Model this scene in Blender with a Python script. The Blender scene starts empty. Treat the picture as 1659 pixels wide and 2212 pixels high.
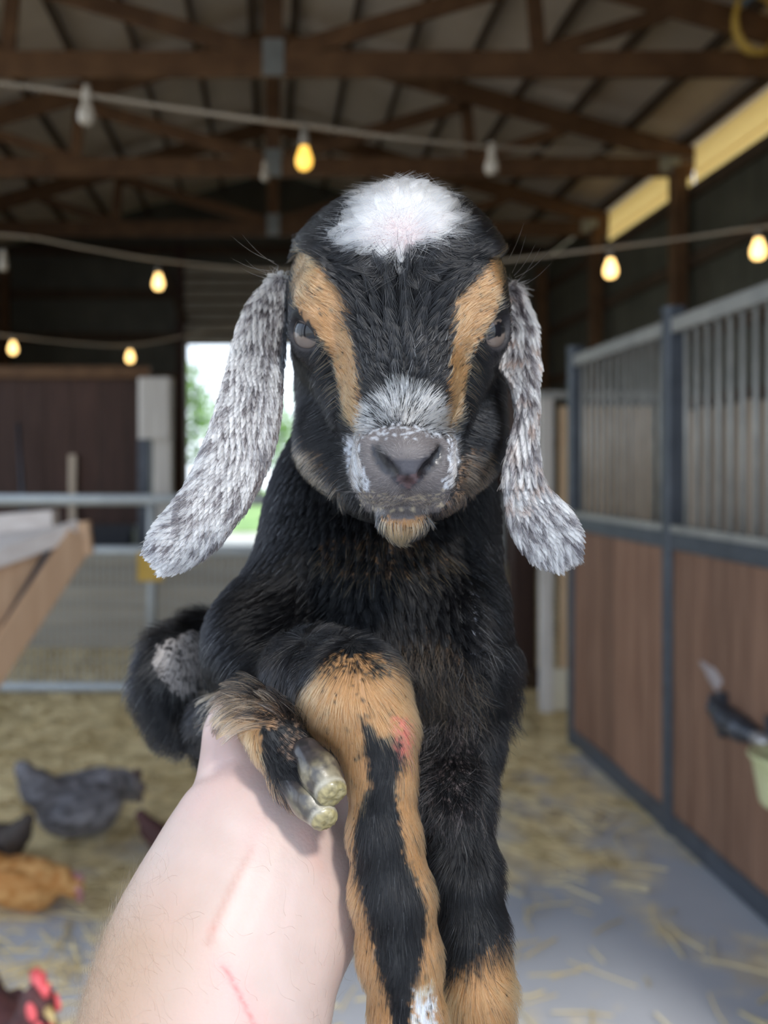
import bpy, bmesh, math, random
import numpy as np
from mathutils import Vector, Matrix, Euler

# ---------------------------------------------------------------- camera, sky, sun, exposure
F = 1900.0                  # focal length in pixels of the 1659 x 2212 frame
VX, VY = 590.0, 1013.0      # where the barn's axis meets the frame
CAMZ = 1.51
scene = bpy.context.scene
COL = scene.collection
cam_data = bpy.data.cameras.new('camera')
cam = bpy.data.objects.new('camera', cam_data)
COL.objects.link(cam)
cam.location = (0, 0, CAMZ)
cam.rotation_euler = (math.pi/2, 0, 0)
cam_data.sensor_fit = 'HORIZONTAL'
cam_data.sensor_width = 36.0
cam_data.lens = 36.0*F/1659.0
cam_data.shift_x = (829.5-VX)/1659.0
cam_data.shift_y = -(1106.0-VY)/1659.0
cam_data.clip_start = 0.02
cam_data.clip_end = 300
cam_data.dof.use_dof = True
cam_data.dof.focus_distance = 0.318
cam_data.dof.aperture_fstop = 11.0
scene.camera = cam

world = bpy.data.worlds.new('world'); scene.world = world
world.use_nodes = True
wn = world.node_tree; wn.nodes.clear()
wo = wn.nodes.new('ShaderNodeOutputWorld'); wb = wn.nodes.new('ShaderNodeBackground')
wt = wn.nodes.new('ShaderNodeTexCoord'); wsx = wn.nodes.new('ShaderNodeSeparateXYZ')
wr = wn.nodes.new('ShaderNodeValToRGB')
wr.color_ramp.elements[0].position = 0.0; wr.color_ramp.elements[0].color = (0.82, 0.91, 1.0, 1)
wr.color_ramp.elements[1].position = 0.7; wr.color_ramp.elements[1].color = (0.55, 0.72, 1.0, 1)
wn.links.new(wt.outputs['Generated'], wsx.inputs[0])
wn.links.new(wsx.outputs['Z'], wr.inputs[0])
wn.links.new(wr.outputs[0], wb.inputs['Color'])
wn.links.new(wb.outputs[0], wo.inputs[0])
wb.inputs['Strength'].default_value = 1.42

sun_data = bpy.data.lights.new('sun', 'SUN')
sun = bpy.data.objects.new('sun', sun_data); COL.objects.link(sun)
SUN_EL, SUN_AZ = math.radians(43), math.radians(14)   # behind the camera and a little to the right
sd = Vector((math.sin(SUN_AZ)*math.cos(SUN_EL), -math.cos(SUN_AZ)*math.cos(SUN_EL), math.sin(SUN_EL)))
sun.rotation_euler = sd.to_track_quat('Z', 'Y').to_euler()
sun.location = sd*30
sun_data.energy = 1.7
sun_data.angle = math.radians(6)
sun_data.color = (1.0, 0.96, 0.90)

scene.view_settings.view_transform = 'Standard'
scene.view_settings.look = 'None'
scene.view_settings.gamma = 1.0
scene.view_settings.use_curve_mapping = False
scene.view_settings.exposure = 0.86
scene.cycles.max_bounces = 12
scene.cycles.diffuse_bounces = 5
scene.cycles.glossy_bounces = 8
scene.cycles.transmission_bounces = 8
scene.cycles.transparent_max_bounces = 8
scene.cycles.caustics_reflective = False
scene.cycles.caustics_refractive = False
scene.cycles_curves.shape = 'RIBBONS'
scene.render.hair_type = 'STRAND'

RNG = np.random.default_rng(7)
random.seed(7)

# ---------------------------------------------------------------- helpers
def W(px, py, Y):
    """world point seen at a place of the frame, at depth Y"""
    return np.array([(px-VX)/F*Y, Y, CAMZ-(py-VY)/F*Y])

def tag(o, label=None, cat=None, group=None, kind=None):
    if label: o['label'] = label
    if cat: o['category'] = cat
    if group: o['group'] = group
    if kind: o['kind'] = kind
    return o

def empty(name, loc=(0, 0, 0), label=None, cat=None, group=None, kind=None, parent=None):
    o = bpy.data.objects.new(name, None); COL.objects.link(o)
    o.location = loc; o.empty_display_size = 0.05
    if parent: o.parent = parent
    return tag(o, label, cat, group, kind)

def link(name, me, mat, parent=None, smooth=False):
    o = bpy.data.objects.new(name, me); COL.objects.link(o)
    if mat is not None and not me.materials: me.materials.append(mat)
    if smooth:
        me.polygons.foreach_set('use_smooth', np.ones(len(me.polygons), dtype=bool))
    if parent:
        o.parent = parent
        p = parent
        off = Vector((0, 0, 0))
        while p: off += p.location; p = p.parent
        o.location = -off
    return o

def mesh_from(name, v, f):
    """v (n,3) array, f (m,k) array"""
    me = bpy.data.meshes.new(name)
    v = np.asarray(v, dtype=np.float32); f = np.asarray(f, dtype=np.int32)
    n, k = f.shape
    me.vertices.add(len(v)); me.vertices.foreach_set('co', v.ravel())
    me.loops.add(n*k); me.loops.foreach_set('vertex_index', f.ravel())
    me.polygons.add(n)
    me.polygons.foreach_set('loop_start', np.arange(0, n*k, k, dtype=np.int32))
    me.update(calc_edges=True); me.validate()
    return me

def bm_obj(name, bm, mat, parent=None, smooth=False):
    me = bpy.data.meshes.new(name); bm.normal_update(); bm.to_mesh(me); bm.free()
    return link(name, me, mat, parent, smooth)

def bm_beam(bm, p0, p1, w, h, up=(0, 0, 1), bev=0.06):
    """chamfered bar from p0 to p1: w across, h along up"""
    p0, p1, up = Vector(p0), Vector(p1), Vector(up)
    d = (p1-p0).normalized()
    s = d.cross(up)
    if s.length < 1e-5: s = d.cross(Vector((1, 0, 0)))
    s.normalize(); u = s.cross(d).normalized()
    c = min(w, h)*bev
    prof = [(-w/2+c, -h/2), (w/2-c, -h/2), (w/2, -h/2+c), (w/2, h/2-c), (w/2-c, h/2), (-w/2+c, h/2), (-w/2, h/2-c), (-w/2, -h/2+c)]
    a = [bm.verts.new(p0+s*x+u*y) for x, y in prof]
    b = [bm.verts.new(p1+s*x+u*y) for x, y in prof]
    n = len(prof)
    for i in range(n):
        bm.faces.new((a[i], a[(i+1) % n], b[(i+1) % n], b[i]))
    bm.faces.new(a[::-1]); bm.faces.new(b)

def beam(name, p0, p1, w, h, mat, parent=None, up=(0, 0, 1), bev=0.06):
    bm = bmesh.new(); bm_beam(bm, p0, p1, w, h, up, bev)
    bmesh.ops.recalc_face_normals(bm, faces=bm.faces)
    return bm_obj(name, bm, mat, parent)

def bm_tube(bm, pts, r, n=8, cap=True):
    pts = [Vector(p) for p in pts]
    rs = r if isinstance(r, (list, tuple)) else [r]*len(pts)
    rings = []
    prev = None
    for i, p in enumerate(pts):
        d = (pts[min(i+1, len(pts)-1)]-pts[max(i-1, 0)]).normalized()
        if prev is None:
            s = d.cross(Vector((0, 0, 1)))
            if s.length < 1e-3: s = d.cross(Vector((1, 0, 0)))
        else:
            s = prev-d*prev.dot(d)
        s.normalize(); prev = s
        u = d.cross(s)
        rings.append([bm.verts.new(p+(s*math.cos(2*math.pi*k/n)+u*math.sin(2*math.pi*k/n))*rs[i]) for k in range(n)])
    for a, b in zip(rings, rings[1:]):
        for k in range(n):
            bm.faces.new((a[k], a[(k+1) % n], b[(k+1) % n], b[k]))
    if cap:
        bm.faces.new(rings[0][::-1]); bm.faces.new(rings[-1])

def tube(name, pts, r, mat, parent=None, n=8):
    bm = bmesh.new(); bm_tube(bm, pts, r, n)
    bmesh.ops.recalc_face_normals(bm, faces=bm.faces)
    return bm_obj(name, bm, mat, parent, True)

# ---------------------------------------------------------------- materials
def new_mat(name):
    m = bpy.data.materials.new(name); m.use_nodes = True
    nt = m.node_tree; b = nt.nodes['Principled BSDF']
    return m, nt, b

def mat_plain(name, col, rough=0.6, metal=0.0):
    m, nt, b = new_mat(name)
    b.inputs['Base Color'].default_value = (*col, 1); b.inputs['Roughness'].default_value = rough
    b.inputs['Metallic'].default_value = metal
    return m

def mat_noise(name, c1, c2, scale=(1, 1, 1), nscale=5.0, rough=0.7, metal=0.0, bump=0.0, detail=4.0, lo=0.3, hi=0.7, objvar=0.0):
    """two colours mixed by stretched noise in object space, a little different on each object"""
    m, nt, b = new_mat(name)
    tc = nt.nodes.new('ShaderNodeTexCoord'); mp = nt.nodes.new('ShaderNodeMapping')
    mp.inputs['Scale'].default_value = scale
    no = nt.nodes.new('ShaderNodeTexNoise'); no.inputs['Scale'].default_value = nscale; no.inputs['Detail'].default_value = detail
    no.noise_dimensions = '4D'
    oi = nt.nodes.new('ShaderNodeObjectInfo')
    mu = nt.nodes.new('ShaderNodeMath'); mu.operation = 'MULTIPLY'; mu.inputs[1].default_value = 37.0
    nt.links.new(oi.outputs['Random'], mu.inputs[0]); nt.links.new(mu.outputs[0], no.inputs['W'])
    rp = nt.nodes.new('ShaderNodeValToRGB')
    rp.color_ramp.elements[0].position = lo; rp.color_ramp.elements[1].position = hi
    rp.color_ramp.elements[0].color = (*c1, 1); rp.color_ramp.elements[1].color = (*c2, 1)
    nt.links.new(tc.outputs['Object'], mp.inputs[0]); nt.links.new(mp.outputs[0], no.inputs['Vector'])
    nt.links.new(no.outputs[0], rp.inputs[0])
    out = rp.outputs[0]
    if objvar:
        hs = nt.nodes.new('ShaderNodeHueSaturation')
        mr = nt.nodes.new('ShaderNodeMapRange'); mr.inputs[3].default_value = 1-objvar; mr.inputs[4].default_value = 1+objvar
        nt.links.new(oi.outputs['Random'], mr.inputs[0]); nt.links.new(mr.outputs[0], hs.inputs['Value'])
        nt.links.new(out, hs.inputs['Color']); out = hs.outputs[0]
    nt.links.new(out, b.inputs['Base Color'])
    b.inputs['Roughness'].default_value = rough; b.inputs['Metallic'].default_value = metal
    if bump:
        bp = nt.nodes.new('ShaderNodeBump'); bp.inputs['Strength'].default_value = bump; bp.inputs['Distance'].default_value = 0.004
        nt.links.new(no.outputs[0], bp.inputs['Height']); nt.links.new(bp.outputs[0], b.inputs['Normal'])
    return m

def mat_attr(name, attr='Col', rough=0.6, sss=0.0, spec=0.5, noise=0.0, coat=0.0, gloss=False):
    m, nt, b = new_mat(name)
    a = nt.nodes.new('ShaderNodeAttribute'); a.attribute_name = attr
    nt.links.new(a.outputs['Color'], b.inputs['Base Color'])
    b.inputs['Roughness'].default_value = rough
    b.inputs['Specular IOR Level'].default_value = spec
    b.inputs['Coat Weight'].default_value = coat
    if gloss:
        ga = nt.nodes.new('ShaderNodeAttribute'); ga.attribute_name = 'gloss'
        gm = nt.nodes.new('ShaderNodeMapRange'); gm.inputs[3].default_value = rough; gm.inputs[4].default_value = .27
        nt.links.new(ga.outputs['Fac'], gm.inputs[0]); nt.links.new(gm.outputs[0], b.inputs['Roughness'])
    if sss:
        b.inputs['Subsurface Weight'].default_value = sss
        b.inputs['Subsurface Radius'].default_value = (1.0, 0.35, 0.2)
        b.inputs['Subsurface Scale'].default_value = 0.004
    if noise:
        tc = nt.nodes.new('ShaderNodeTexCoord'); no = nt.nodes.new('ShaderNodeTexNoise')
        no.inputs['Scale'].default_value = noise; no.inputs['Detail'].default_value = 6
        bp = nt.nodes.new('ShaderNodeBump'); bp.inputs['Strength'].default_value = 0.25; bp.inputs['Distance'].default_value = 0.0006
        nt.links.new(tc.outputs['Object'], no.inputs['Vector']); nt.links.new(no.outputs[0], bp.inputs['Height'])
        nt.links.new(bp.outputs[0], b.inputs['Normal'])
    return m

# ---------------------------------------------------------------- numpy noise, implicit surfaces
def hash3(i, j, k, s=0):
    h = (i.astype(np.int64)*374761393 + j.astype(np.int64)*668265263 + k.astype(np.int64)*2147483647 + s*1274126177) & 0xffffffff
    h = ((h ^ (h >> 13))*1274126177) & 0xffffffff
    h = (h ^ (h >> 16)) & 0xffffffff
    return h/4294967295.0

def vnoise(p, s=0):
    """value noise 0..1 at points p (n,3)"""
    i = np.floor(p).astype(np.int64); f = p-i; f = f*f*(3-2*f)
    r = 0
    for dx in (0, 1):
        for dy in (0, 1):
            for dz in (0, 1):
                w = (f[:, 0] if dx else 1-f[:, 0])*(f[:, 1] if dy else 1-f[:, 1])*(f[:, 2] if dz else 1-f[:, 2])
                r = r+w*hash3(i[:, 0]+dx, i[:, 1]+dy, i[:, 2]+dz, s)
    return r

def fbm(p, s=0, n=3):
    r, a, t = 0, 1.0, 0
    for o in range(n):
        r = r+a*vnoise(p*(2**o), s+o*17); t += a; a *= 0.5
    return r/t

class Blob:
    """smooth union of ellipsoids and tapered capsules"""
    def __init__(self): self.prims = []; self.groups = []
    def g(self, name):
        if name not in self.groups: self.groups.append(name)
        return self.groups.index(name)
    def ell(self, c, r, group, k=0.006, rot=None, op='+'):
        M = np.eye(3) if rot is None else np.array(rot.to_3x3()).T
        self.prims.append(('e', np.array(c, float), np.array(r, float), M, self.g(group), k, op))
    def cone(self, a, b, ra, rb, group, k=0.006, op='+', flat=None):
        self.prims.append(('c', np.array(a, float), np.array(b, float), (ra, rb), self.g(group), k, op))
    def chain(self, pts, group, k=0.006, op='+'):
        for (a, ra), (b, rb) in zip(pts, pts[1:]): self.cone(a, b, ra, rb, group, k, op)
    def one(self, q, p):
        if q[0] == 'e':
            l = (p-q[1]) @ q[3].T if not np.allclose(q[3], np.eye(3)) else p-q[1]
            a = l/q[2]; k0 = np.sqrt((a*a).sum(1)); k1 = np.sqrt(((a/q[2])**2).sum(1))+1e-9
            return k0*(k0-1)/k1
        a, b = q[1], q[2]; ba = b-a; pa = p-a
        t = np.clip((pa @ ba)/max(ba @ ba, 1e-12), 0, 1)
        e = pa-t[:, None]*ba
        return np.sqrt((e*e).sum(1))-(q[3][0]+t*(q[3][1]-q[3][0]))
    def ev(self, p, groups=False):
        d = np.full(len(p), 9.0); best = np.full(len(p), 9.0); gi = np.zeros(len(p), np.int32)
        for q in self.prims:
            x = self.one(q, p); k = q[5]
            if q[6] == '+':
                h = np.maximum(k-np.abs(d-x), 0)/k
                d = np.minimum(d, x)-h*h*k*0.25
                if groups:
                    m = x < best; best[m] = x[m]; gi[m] = q[4]
            else:
                x = -x; h = np.maximum(k-np.abs(d-x), 0)/k
                d = np.maximum(d, x)+h*h*k*0.25
        return (d, gi) if groups else d
    def bounds(self, pad):
        lo, hi = np.full(3, 9e9), np.full(3, -9e9)
        for q in self.prims:
            if q[6] != '+': continue
            if q[0] == 'e':
                r = q[2].max(); lo = np.minimum(lo, q[1]-r); hi = np.maximum(hi, q[1]+r)
            else:
                for c, r in ((q[1], q[3][0]), (q[2], q[3][1])): lo = np.minimum(lo, c-r); hi = np.maximum(hi, c+r)
        return lo-pad, hi+pad
    def grad(self, p, e=2e-4):
        g = np.stack([self.ev(p+e*np.eye(3)[i])-self.ev(p-e*np.eye(3)[i]) for i in range(3)], 1)
        return g/(2*e)
    def mesh(self, h, B=4):
        lo, hi = self.bounds(3*h)
        n = np.ceil((hi-lo)/(h*B)).astype(int)
        cc = [lo[i]+(np.arange(n[i])+0.5)*h*B for i in range(3)]
        G = np.stack(np.meshgrid(*cc, indexing='ij'), -1).reshape(-1, 3)
        dc = self.ev(G)
        V = np.repeat(np.repeat(np.repeat(dc.reshape(n), B, 0), B, 1), B, 2).astype(np.float32)
        act = np.abs(dc) < h*B*2.2
        m = np.repeat(np.repeat(np.repeat(act.reshape(n), B, 0), B, 1), B, 2)
        idx = np.argwhere(m)
        P = lo+(idx+0.5)*h
        for s in range(0, len(P), 400000):
            V[tuple(idx[s:s+400000].T)] = self.ev(P[s:s+400000])
        v, f = surface_nets(V)
        v = lo+(v+0.5)*h
        for it in range(2):
            d = self.ev(v); g = self.grad(v)
            L = np.maximum(np.sqrt((g*g).sum(1)), 0.3)
            v = v-g/L[:, None]*np.clip(d/L, -h, h)[:, None]*0.8
        nrm = self.grad(v); nrm /= np.maximum(np.linalg.norm(nrm, axis=1), 1e-9)[:, None]
        gi = self.ev(v, True)[1]
        return v, f, nrm, gi

def surface_nets(V):
    s = V < 0
    nx, ny, nz = V.shape
    cells = np.zeros((nx-1, ny-1, nz-1), np.int8)
    for dx in (0, 1):
        for dy in (0, 1):
            for dz in (0, 1):
                cells += s[dx:nx-1+dx, dy:ny-1+dy, dz:nz-1+dz]
    ci = np.argwhere((cells > 0) & (cells < 8))
    ids = np.full(cells.shape, -1, np.int64); ids[tuple(ci.T)] = np.arange(len(ci))
    acc = np.zeros((len(ci), 3)); cnt = np.zeros(len(ci))
    cor = [(a, b, c) for a in (0, 1) for b in (0, 1) for c in (0, 1)]
    for a in cor:
        for ax in range(3):
            if a[ax]: continue
            b = list(a); b[ax] = 1
            va = V[ci[:, 0]+a[0], ci[:, 1]+a[1], ci[:, 2]+a[2]]; vb = V[ci[:, 0]+b[0], ci[:, 1]+b[1], ci[:, 2]+b[2]]
            cr = (va < 0) != (vb < 0)
            t = np.where(cr, va/np.where(cr, va-vb, 1), 0)
            p = np.tile(np.array(a, float), (len(ci), 1)); p[:, ax] += t
            acc[cr] += p[cr]; cnt[cr] += 1
    v = ci+acc/cnt[:, None]
    F_ = []
    for ax in range(3):
        o1, o2 = (ax+1) % 3, (ax+2) % 3
        sl0 = [slice(None)]*3; sl1 = [slice(None)]*3
        sl0[ax] = slice(0, -1); sl1[ax] = slice(1, None)
        A = s[tuple(sl0)]; Bq = s[tuple(sl1)]
        e = np.argwhere(A != Bq)
        ok = (e[:, o1] > 0) & (e[:, o2] > 0) & (e[:, o1] < V.shape[o1]-1) & (e[:, o2] < V.shape[o2]-1)
        e = e[ok]; inside = A[tuple(e.T)]
        def cid(d1, d2):
            c = e.copy(); c[:, o1] -= d1; c[:, o2] -= d2
            return ids[tuple(c.T)]
        q = np.stack([cid(1, 1), cid(0, 1), cid(0, 0), cid(1, 0)], 1)
        q[~inside] = q[~inside][:, ::-1]
        F_.append(q)
    f = np.concatenate(F_)
    return v, f[(f >= 0).all(1)]

def set_cols(me, col, name='Col'):
    a = me.color_attributes.new(name, 'FLOAT_COLOR', 'POINT')
    c = np.ones((len(me.vertices), 4), np.float32); c[:, :3] = col
    a.data.foreach_set('color', c.ravel())

def in_poly(x, y, poly):
    P = np.array(poly, float); r = np.zeros(len(x), bool)
    for (x0, y0), (x1, y1) in zip(P, np.roll(P, -1, 0)):
        c = ((y0 > y) != (y1 > y))
        xi = (x1-x0)*(y-y0)/((y1-y0) if y1 != y0 else 1e-9)+x0
        r ^= c & (x < xi)
    return r

def unit(a): return a/np.maximum(np.linalg.norm(a, axis=1), 1e-9)[:, None]

def to_px(p):
    return VX+p[:, 0]/p[:, 1]*F, VY-(p[:, 2]-CAMZ)/p[:, 1]*F

def make_curves(name, pts, rad, col, mat, parent=None, sheen=None):
    """pts (n,m,3) hair strands; rad (n,) root radius; col (n,3)"""
    n, m, _ = pts.shape
    cd = bpy.data.hair_curves.new(name)
    cd.add_curves([m]*n)
    cd.points.foreach_set('position', pts.astype(np.float32).ravel())
    taper = np.array([1.0, 1.0, 0.85, 0.6, 0.12]) if m == 5 else np.linspace(1, 0.12, m)
    a = cd.attributes.get('radius') or cd.attributes.new('radius', 'FLOAT', 'POINT')
    a.data.foreach_set('value', (rad[:, None]*taper[None]).astype(np.float32).ravel())
    c = cd.attributes.new('fur_color', 'FLOAT_COLOR', 'CURVE')
    cc = np.ones((n, 4), np.float32); cc[:, :3] = col
    c.data.foreach_set('color', cc.ravel())
    sh = cd.attributes.new('sheen', 'FLOAT', 'CURVE')
    sh.data.foreach_set('value', (np.ones(n) if sheen is None else sheen).astype(np.float32))
    cd.materials.append(mat)
    o = bpy.data.objects.new(name, cd); COL.objects.link(o)
    if parent:
        o.parent = parent
        off = Vector((0, 0, 0)); p = parent
        while p: off += p.location; p = p.parent
        o.location = -off
    return o

def sample_mesh(v, f, nrm, gi, n, weight=None):
    """random roots on a quad mesh; weight per vertex"""
    t = np.concatenate([f[:, [0, 1, 2]], f[:, [0, 2, 3]]])
    A = np.linalg.norm(np.cross(v[t[:, 1]]-v[t[:, 0]], v[t[:, 2]]-v[t[:, 0]]), axis=1)
    if weight is not None: A = A*weight[t].mean(1)
    c = np.cumsum(A); r = np.searchsorted(c, RNG.random(n)*c[-1]); r = np.minimum(r, len(t)-1)
    u, w = RNG.random(n), RNG.random(n); fl = u+w > 1; u[fl] = 1-u[fl]; w[fl] = 1-w[fl]
    b = np.stack([1-u-w, u, w], 1); tt = t[r]
    p = (v[tt]*b[:, :, None]).sum(1); nn = unit((nrm[tt]*b[:, :, None]).sum(1))
    g = gi[tt[np.arange(n), b.argmax(1)]]
    return p, nn, g

def grow(p, nrm, flow, length, lift, clump=0.0, clump_size=0.003, frizz=0.0, droop=0.0, m=5, curl=0.0):
    """strands from roots p: flow (n,3) direction along the skin, lift 0..1, droop towards gravity"""
    n = len(p)
    t = flow-(flow*nrm).sum(1)[:, None]*nrm
    t = unit(t+1e-6*RNG.normal(size=(n, 3)))
    lift = np.broadcast_to(lift, (n,))[:, None]; L = np.broadcast_to(length, (n,))
    d0 = unit(t*(1-lift)+nrm*lift*1.2)
    d1 = unit(t*(1-0.35*lift)+nrm*lift*0.35+np.array([0, 0, -1.0])*np.broadcast_to(droop, (n,))[:, None])
    pts = np.zeros((n, m, 3)); pts[:, 0] = p
    fr = unit(RNG.normal(size=(n, 3)))*np.broadcast_to(frizz, (n,))[:, None]
    d0 = unit(d0+fr*0.6); d1 = unit(d1+fr)
    ph = RNG.random(n)*6.28
    side = np.cross(t, nrm)
    for i in range(1, m):
        s = i/(m-1)
        d = unit(d0*(1-s)+d1*s)
        pts[:, i] = pts[:, i-1]+d*(L/(m-1))[:, None]
        if np.any(curl): pts[:, i] += side*(np.sin(ph+s*5.0)*L*0.12*np.broadcast_to(curl, (n,)))[:, None]
    cl = np.broadcast_to(clump, (n,))
    if cl.max() > 0:
        cs = np.broadcast_to(clump_size, (n,))
        jit = p+RNG.normal(size=(n, 3))*cs[:, None]*0.18
        key = np.floor(jit/cs[:, None]).astype(np.int64)
        kk = key[:, 0]*73856093 + key[:, 1]*19349669*1009 + key[:, 2]*83492791*100003 + (cs*1e7).astype(np.int64)*982451653*31
        _, inv = np.unique(kk, return_inverse=True)
        cnt = np.bincount(inv)
        for i in range(1, m):
            s = i/(m-1)
            mean = np.stack([np.bincount(inv, pts[:, i, a])/cnt for a in range(3)], 1)[inv]
            dm = mean-pts[:, i]; far = np.linalg.norm(dm, axis=1) > 2.5*cs
            pts[:, i] += dm*(np.where(far, 0, cl)*s**1.3)[:, None]
        grow.inv = inv
    return pts
# ================================================================ barn: floor, walls, roof
EAVE_X, HEEL_Z, RIDGE_Z = 4.45, 4.93, 6.18      # roof line
SLOPE = (RIDGE_Z-HEEL_Z)/EAVE_X
BACK_Y, FRONT_Y = 14.2, -1.2
TRUSS_Y = [-0.18, 2.20, 4.58, 6.96, 9.34, 11.72]
def roof_z(x): return RIDGE_Z-SLOPE*abs(x)

M_BEAM = mat_noise('truss_wood', (.090, .040, .014), (.17, .085, .035), (1, 1, 1), 6, .75, 0, .3, 5, .3, .7, .15)
M_PURL = mat_noise('purlin_wood', (.045, .026, .013), (.085, .050, .027), (1, 1, 1), 7, .8, 0, .3, 5, .3, .7, .15)
M_ROOF = mat_noise('roof_sheet', (.46, .375, .30), (.58, .485, .40), (1, 1, 1), 2.0, .55, 0, 0, 4, .3, .7, .05)
M_SIDE = mat_noise('dark_siding', (.068, .062, .043), (.105, .096, .068), (1, 1, 1), 3.0, .6, 0, 0, 4, .3, .7, .06)
M_BACK = mat_noise('back_boards', (.040, .017, .011), (.072, .034, .024), (6, 6, .6), 4.0, .75, 0, .2, 5, .3, .7, .18)
M_STEEL = mat_noise('grey_pipe', (.36, .38, .39), (.46, .48, .48), (1, 1, 1), 9.0, .5, .25, 0, 4, .3, .7, .04)
M_POST = mat_noise('stall_steel', (.050, .058, .072), (.085, .096, .115), (1, 1, 1), 12.0, .45, .2, 0, 4, .3, .7, .05)
M_BAR = mat_noise('stall_bar', (.26, .26, .245), (.38, .37, .34), (1, 1, 1), 12.0, .5, .3, 0, 4, .3, .7, .06)
M_PLANK = mat_noise('stall_plank', (.155, .075, .044), (.26, .145, .092), (9, 9, .9), 3.0, .7, 0, .3, 6, .28, .72, .20)
M_TANB = mat_noise('stall_back_board', (.36, .28, .21), (.56, .46, .36), (9, 9, .9), 3.0, .8, 0, .3, 6, .28, .72, .25)
M_TANP = mat_noise('tan_post', (.62, .42, .25), (.76, .56, .36), (9, 9, .9), 3.0, .7, 0, .2, 6, .28, .72, .1)
M_PALE = mat_noise('pale_post', (.50, .46, .42), (.66, .62, .57), (5, 5, .8), 4.0, .7, 0, .2, 5, .28, .72, .08)

def mat_floor():
    m, nt, b = new_mat('barn_floor')
    tc = nt.nodes.new('ShaderNodeTexCoord')
    n1 = nt.nodes.new('ShaderNodeTexNoise'); n1.inputs['Scale'].default_value = 1.6; n1.inputs['Detail'].default_value = 7
    n2 = nt.nodes.new('ShaderNodeTexNoise'); n2.inputs['Scale'].default_value = 2.1; n2.inputs['Detail'].default_value = 8; n2.inputs['Roughness'].default_value = .65
    mp = nt.nodes.new('ShaderNodeMapping'); mp.inputs['Location'].default_value = (3.3, 7.1, 0); mp.inputs['Scale'].default_value = (1, .8, 1)
    sx = nt.nodes.new('ShaderNodeSeparateXYZ')
    nt.links.new(tc.outputs['Object'], n1.inputs['Vector']); nt.links.new(tc.outputs['Object'], mp.inputs[0]); nt.links.new(mp.outputs[0], n2.inputs['Vector'])
    nt.links.new(tc.outputs['Object'], sx.inputs[0])
    r1 = nt.nodes.new('ShaderNodeValToRGB'); r1.color_ramp.elements[0].color = (.36, .375, .41, 1); r1.color_ramp.elements[1].color = (.52, .53, .56, 1)
    nt.links.new(n1.outputs[0], r1.inputs[0])
    # chaff gets thicker further in and to the left
    a1 = nt.nodes.new('ShaderNodeMath'); a1.operation = 'MULTIPLY_ADD'; a1.inputs[1].default_value = .16; a1.inputs[2].default_value = -.52
    nt.links.new(sx.outputs['Y'], a1.inputs[0])
    a2 = nt.nodes.new('ShaderNodeMath'); a2.operation = 'MULTIPLY_ADD'; a2.inputs[1].default_value = -.06
    nt.links.new(sx.outputs['X'], a2.inputs[0]); nt.links.new(a1.outputs[0], a2.inputs[2])
    a4 = nt.nodes.new('ShaderNodeClamp'); a4.inputs['Min'].default_value = -.13; a4.inputs['Max'].default_value = .33
    nt.links.new(a2.outputs[0], a4.inputs[0])
    a3 = nt.nodes.new('ShaderNodeMath'); a3.operation = 'ADD'
    nt.links.new(n2.outputs[0], a3.inputs[0]); nt.links.new(a4.outputs[0], a3.inputs[1])
    r2 = nt.nodes.new('ShaderNodeValToRGB'); r2.color_ramp.elements[0].position = .40; r2.color_ramp.elements[1].position = .58
    nt.links.new(a3.outputs[0], r2.inputs[0])
    n3 = nt.nodes.new('ShaderNodeTexNoise'); n3.inputs['Scale'].default_value = 9; n3.inputs['Detail'].default_value = 6
    nt.links.new(tc.outputs['Object'], n3.inputs['Vector'])
    r3 = nt.nodes.new('ShaderNodeValToRGB'); r3.color_ramp.elements[0].position = .40; r3.color_ramp.elements[1].position = .60
    r3.color_ramp.elements[0].color = (.56, .42, .20, 1); r3.color_ramp.elements[1].color = (.92, .74, .40, 1)
    nt.links.new(n3.outputs[0], r3.inputs[0])
    mx = nt.nodes.new('ShaderNodeMix'); mx.data_type = 'RGBA'
    nt.links.new(r2.outputs[0], mx.inputs['Factor']); nt.links.new(r1.outputs[0], mx.inputs['A']); nt.links.new(r3.outputs[0], mx.inputs['B'])
    nt.links.new(mx.outputs['Result'], b.inputs['Base Color']); b.inputs['Roughness'].default_value = .8
    return m
M_FLOOR = mat_floor()
M_STRAW = mat_noise('straw', (.62, .48, .23), (.88, .74, .44), (1, 1, 1), 6.0, .65, 0, 0, 3, .3, .7, .0)
M_YARD = mat_noise('yard_dirt', (.42, .36, .27), (.58, .51, .40), (1, 1, 1), 1.2, .9)
M_GRASS = mat_noise('grass_field', (.16, .26, .06), (.30, .42, .12), (1, 1, 1), .8, .9)

def slab(name, x0, x1, y0, y1, z0, z1, mat, parent=None):
    return beam(name, ((x0+x1)/2, y0, (z0+z1)/2), ((x0+x1)/2, y1, (z0+z1)/2), x1-x0, z1-z0, mat, parent, bev=.01)
floor = slab('floor', -4.6, 4.6, -14, BACK_Y, -.2, 0, M_FLOOR); floor['kind'] = 'structure'
yard = slab('yard_ground', -40, 40, -40, 75, -.5, -.22, M_YARD); yard['kind'] = 'structure'
field = slab('grass_field', -40, 40, 24, 74, -.22, -.18, M_GRASS); field['kind'] = 'structure'

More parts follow.
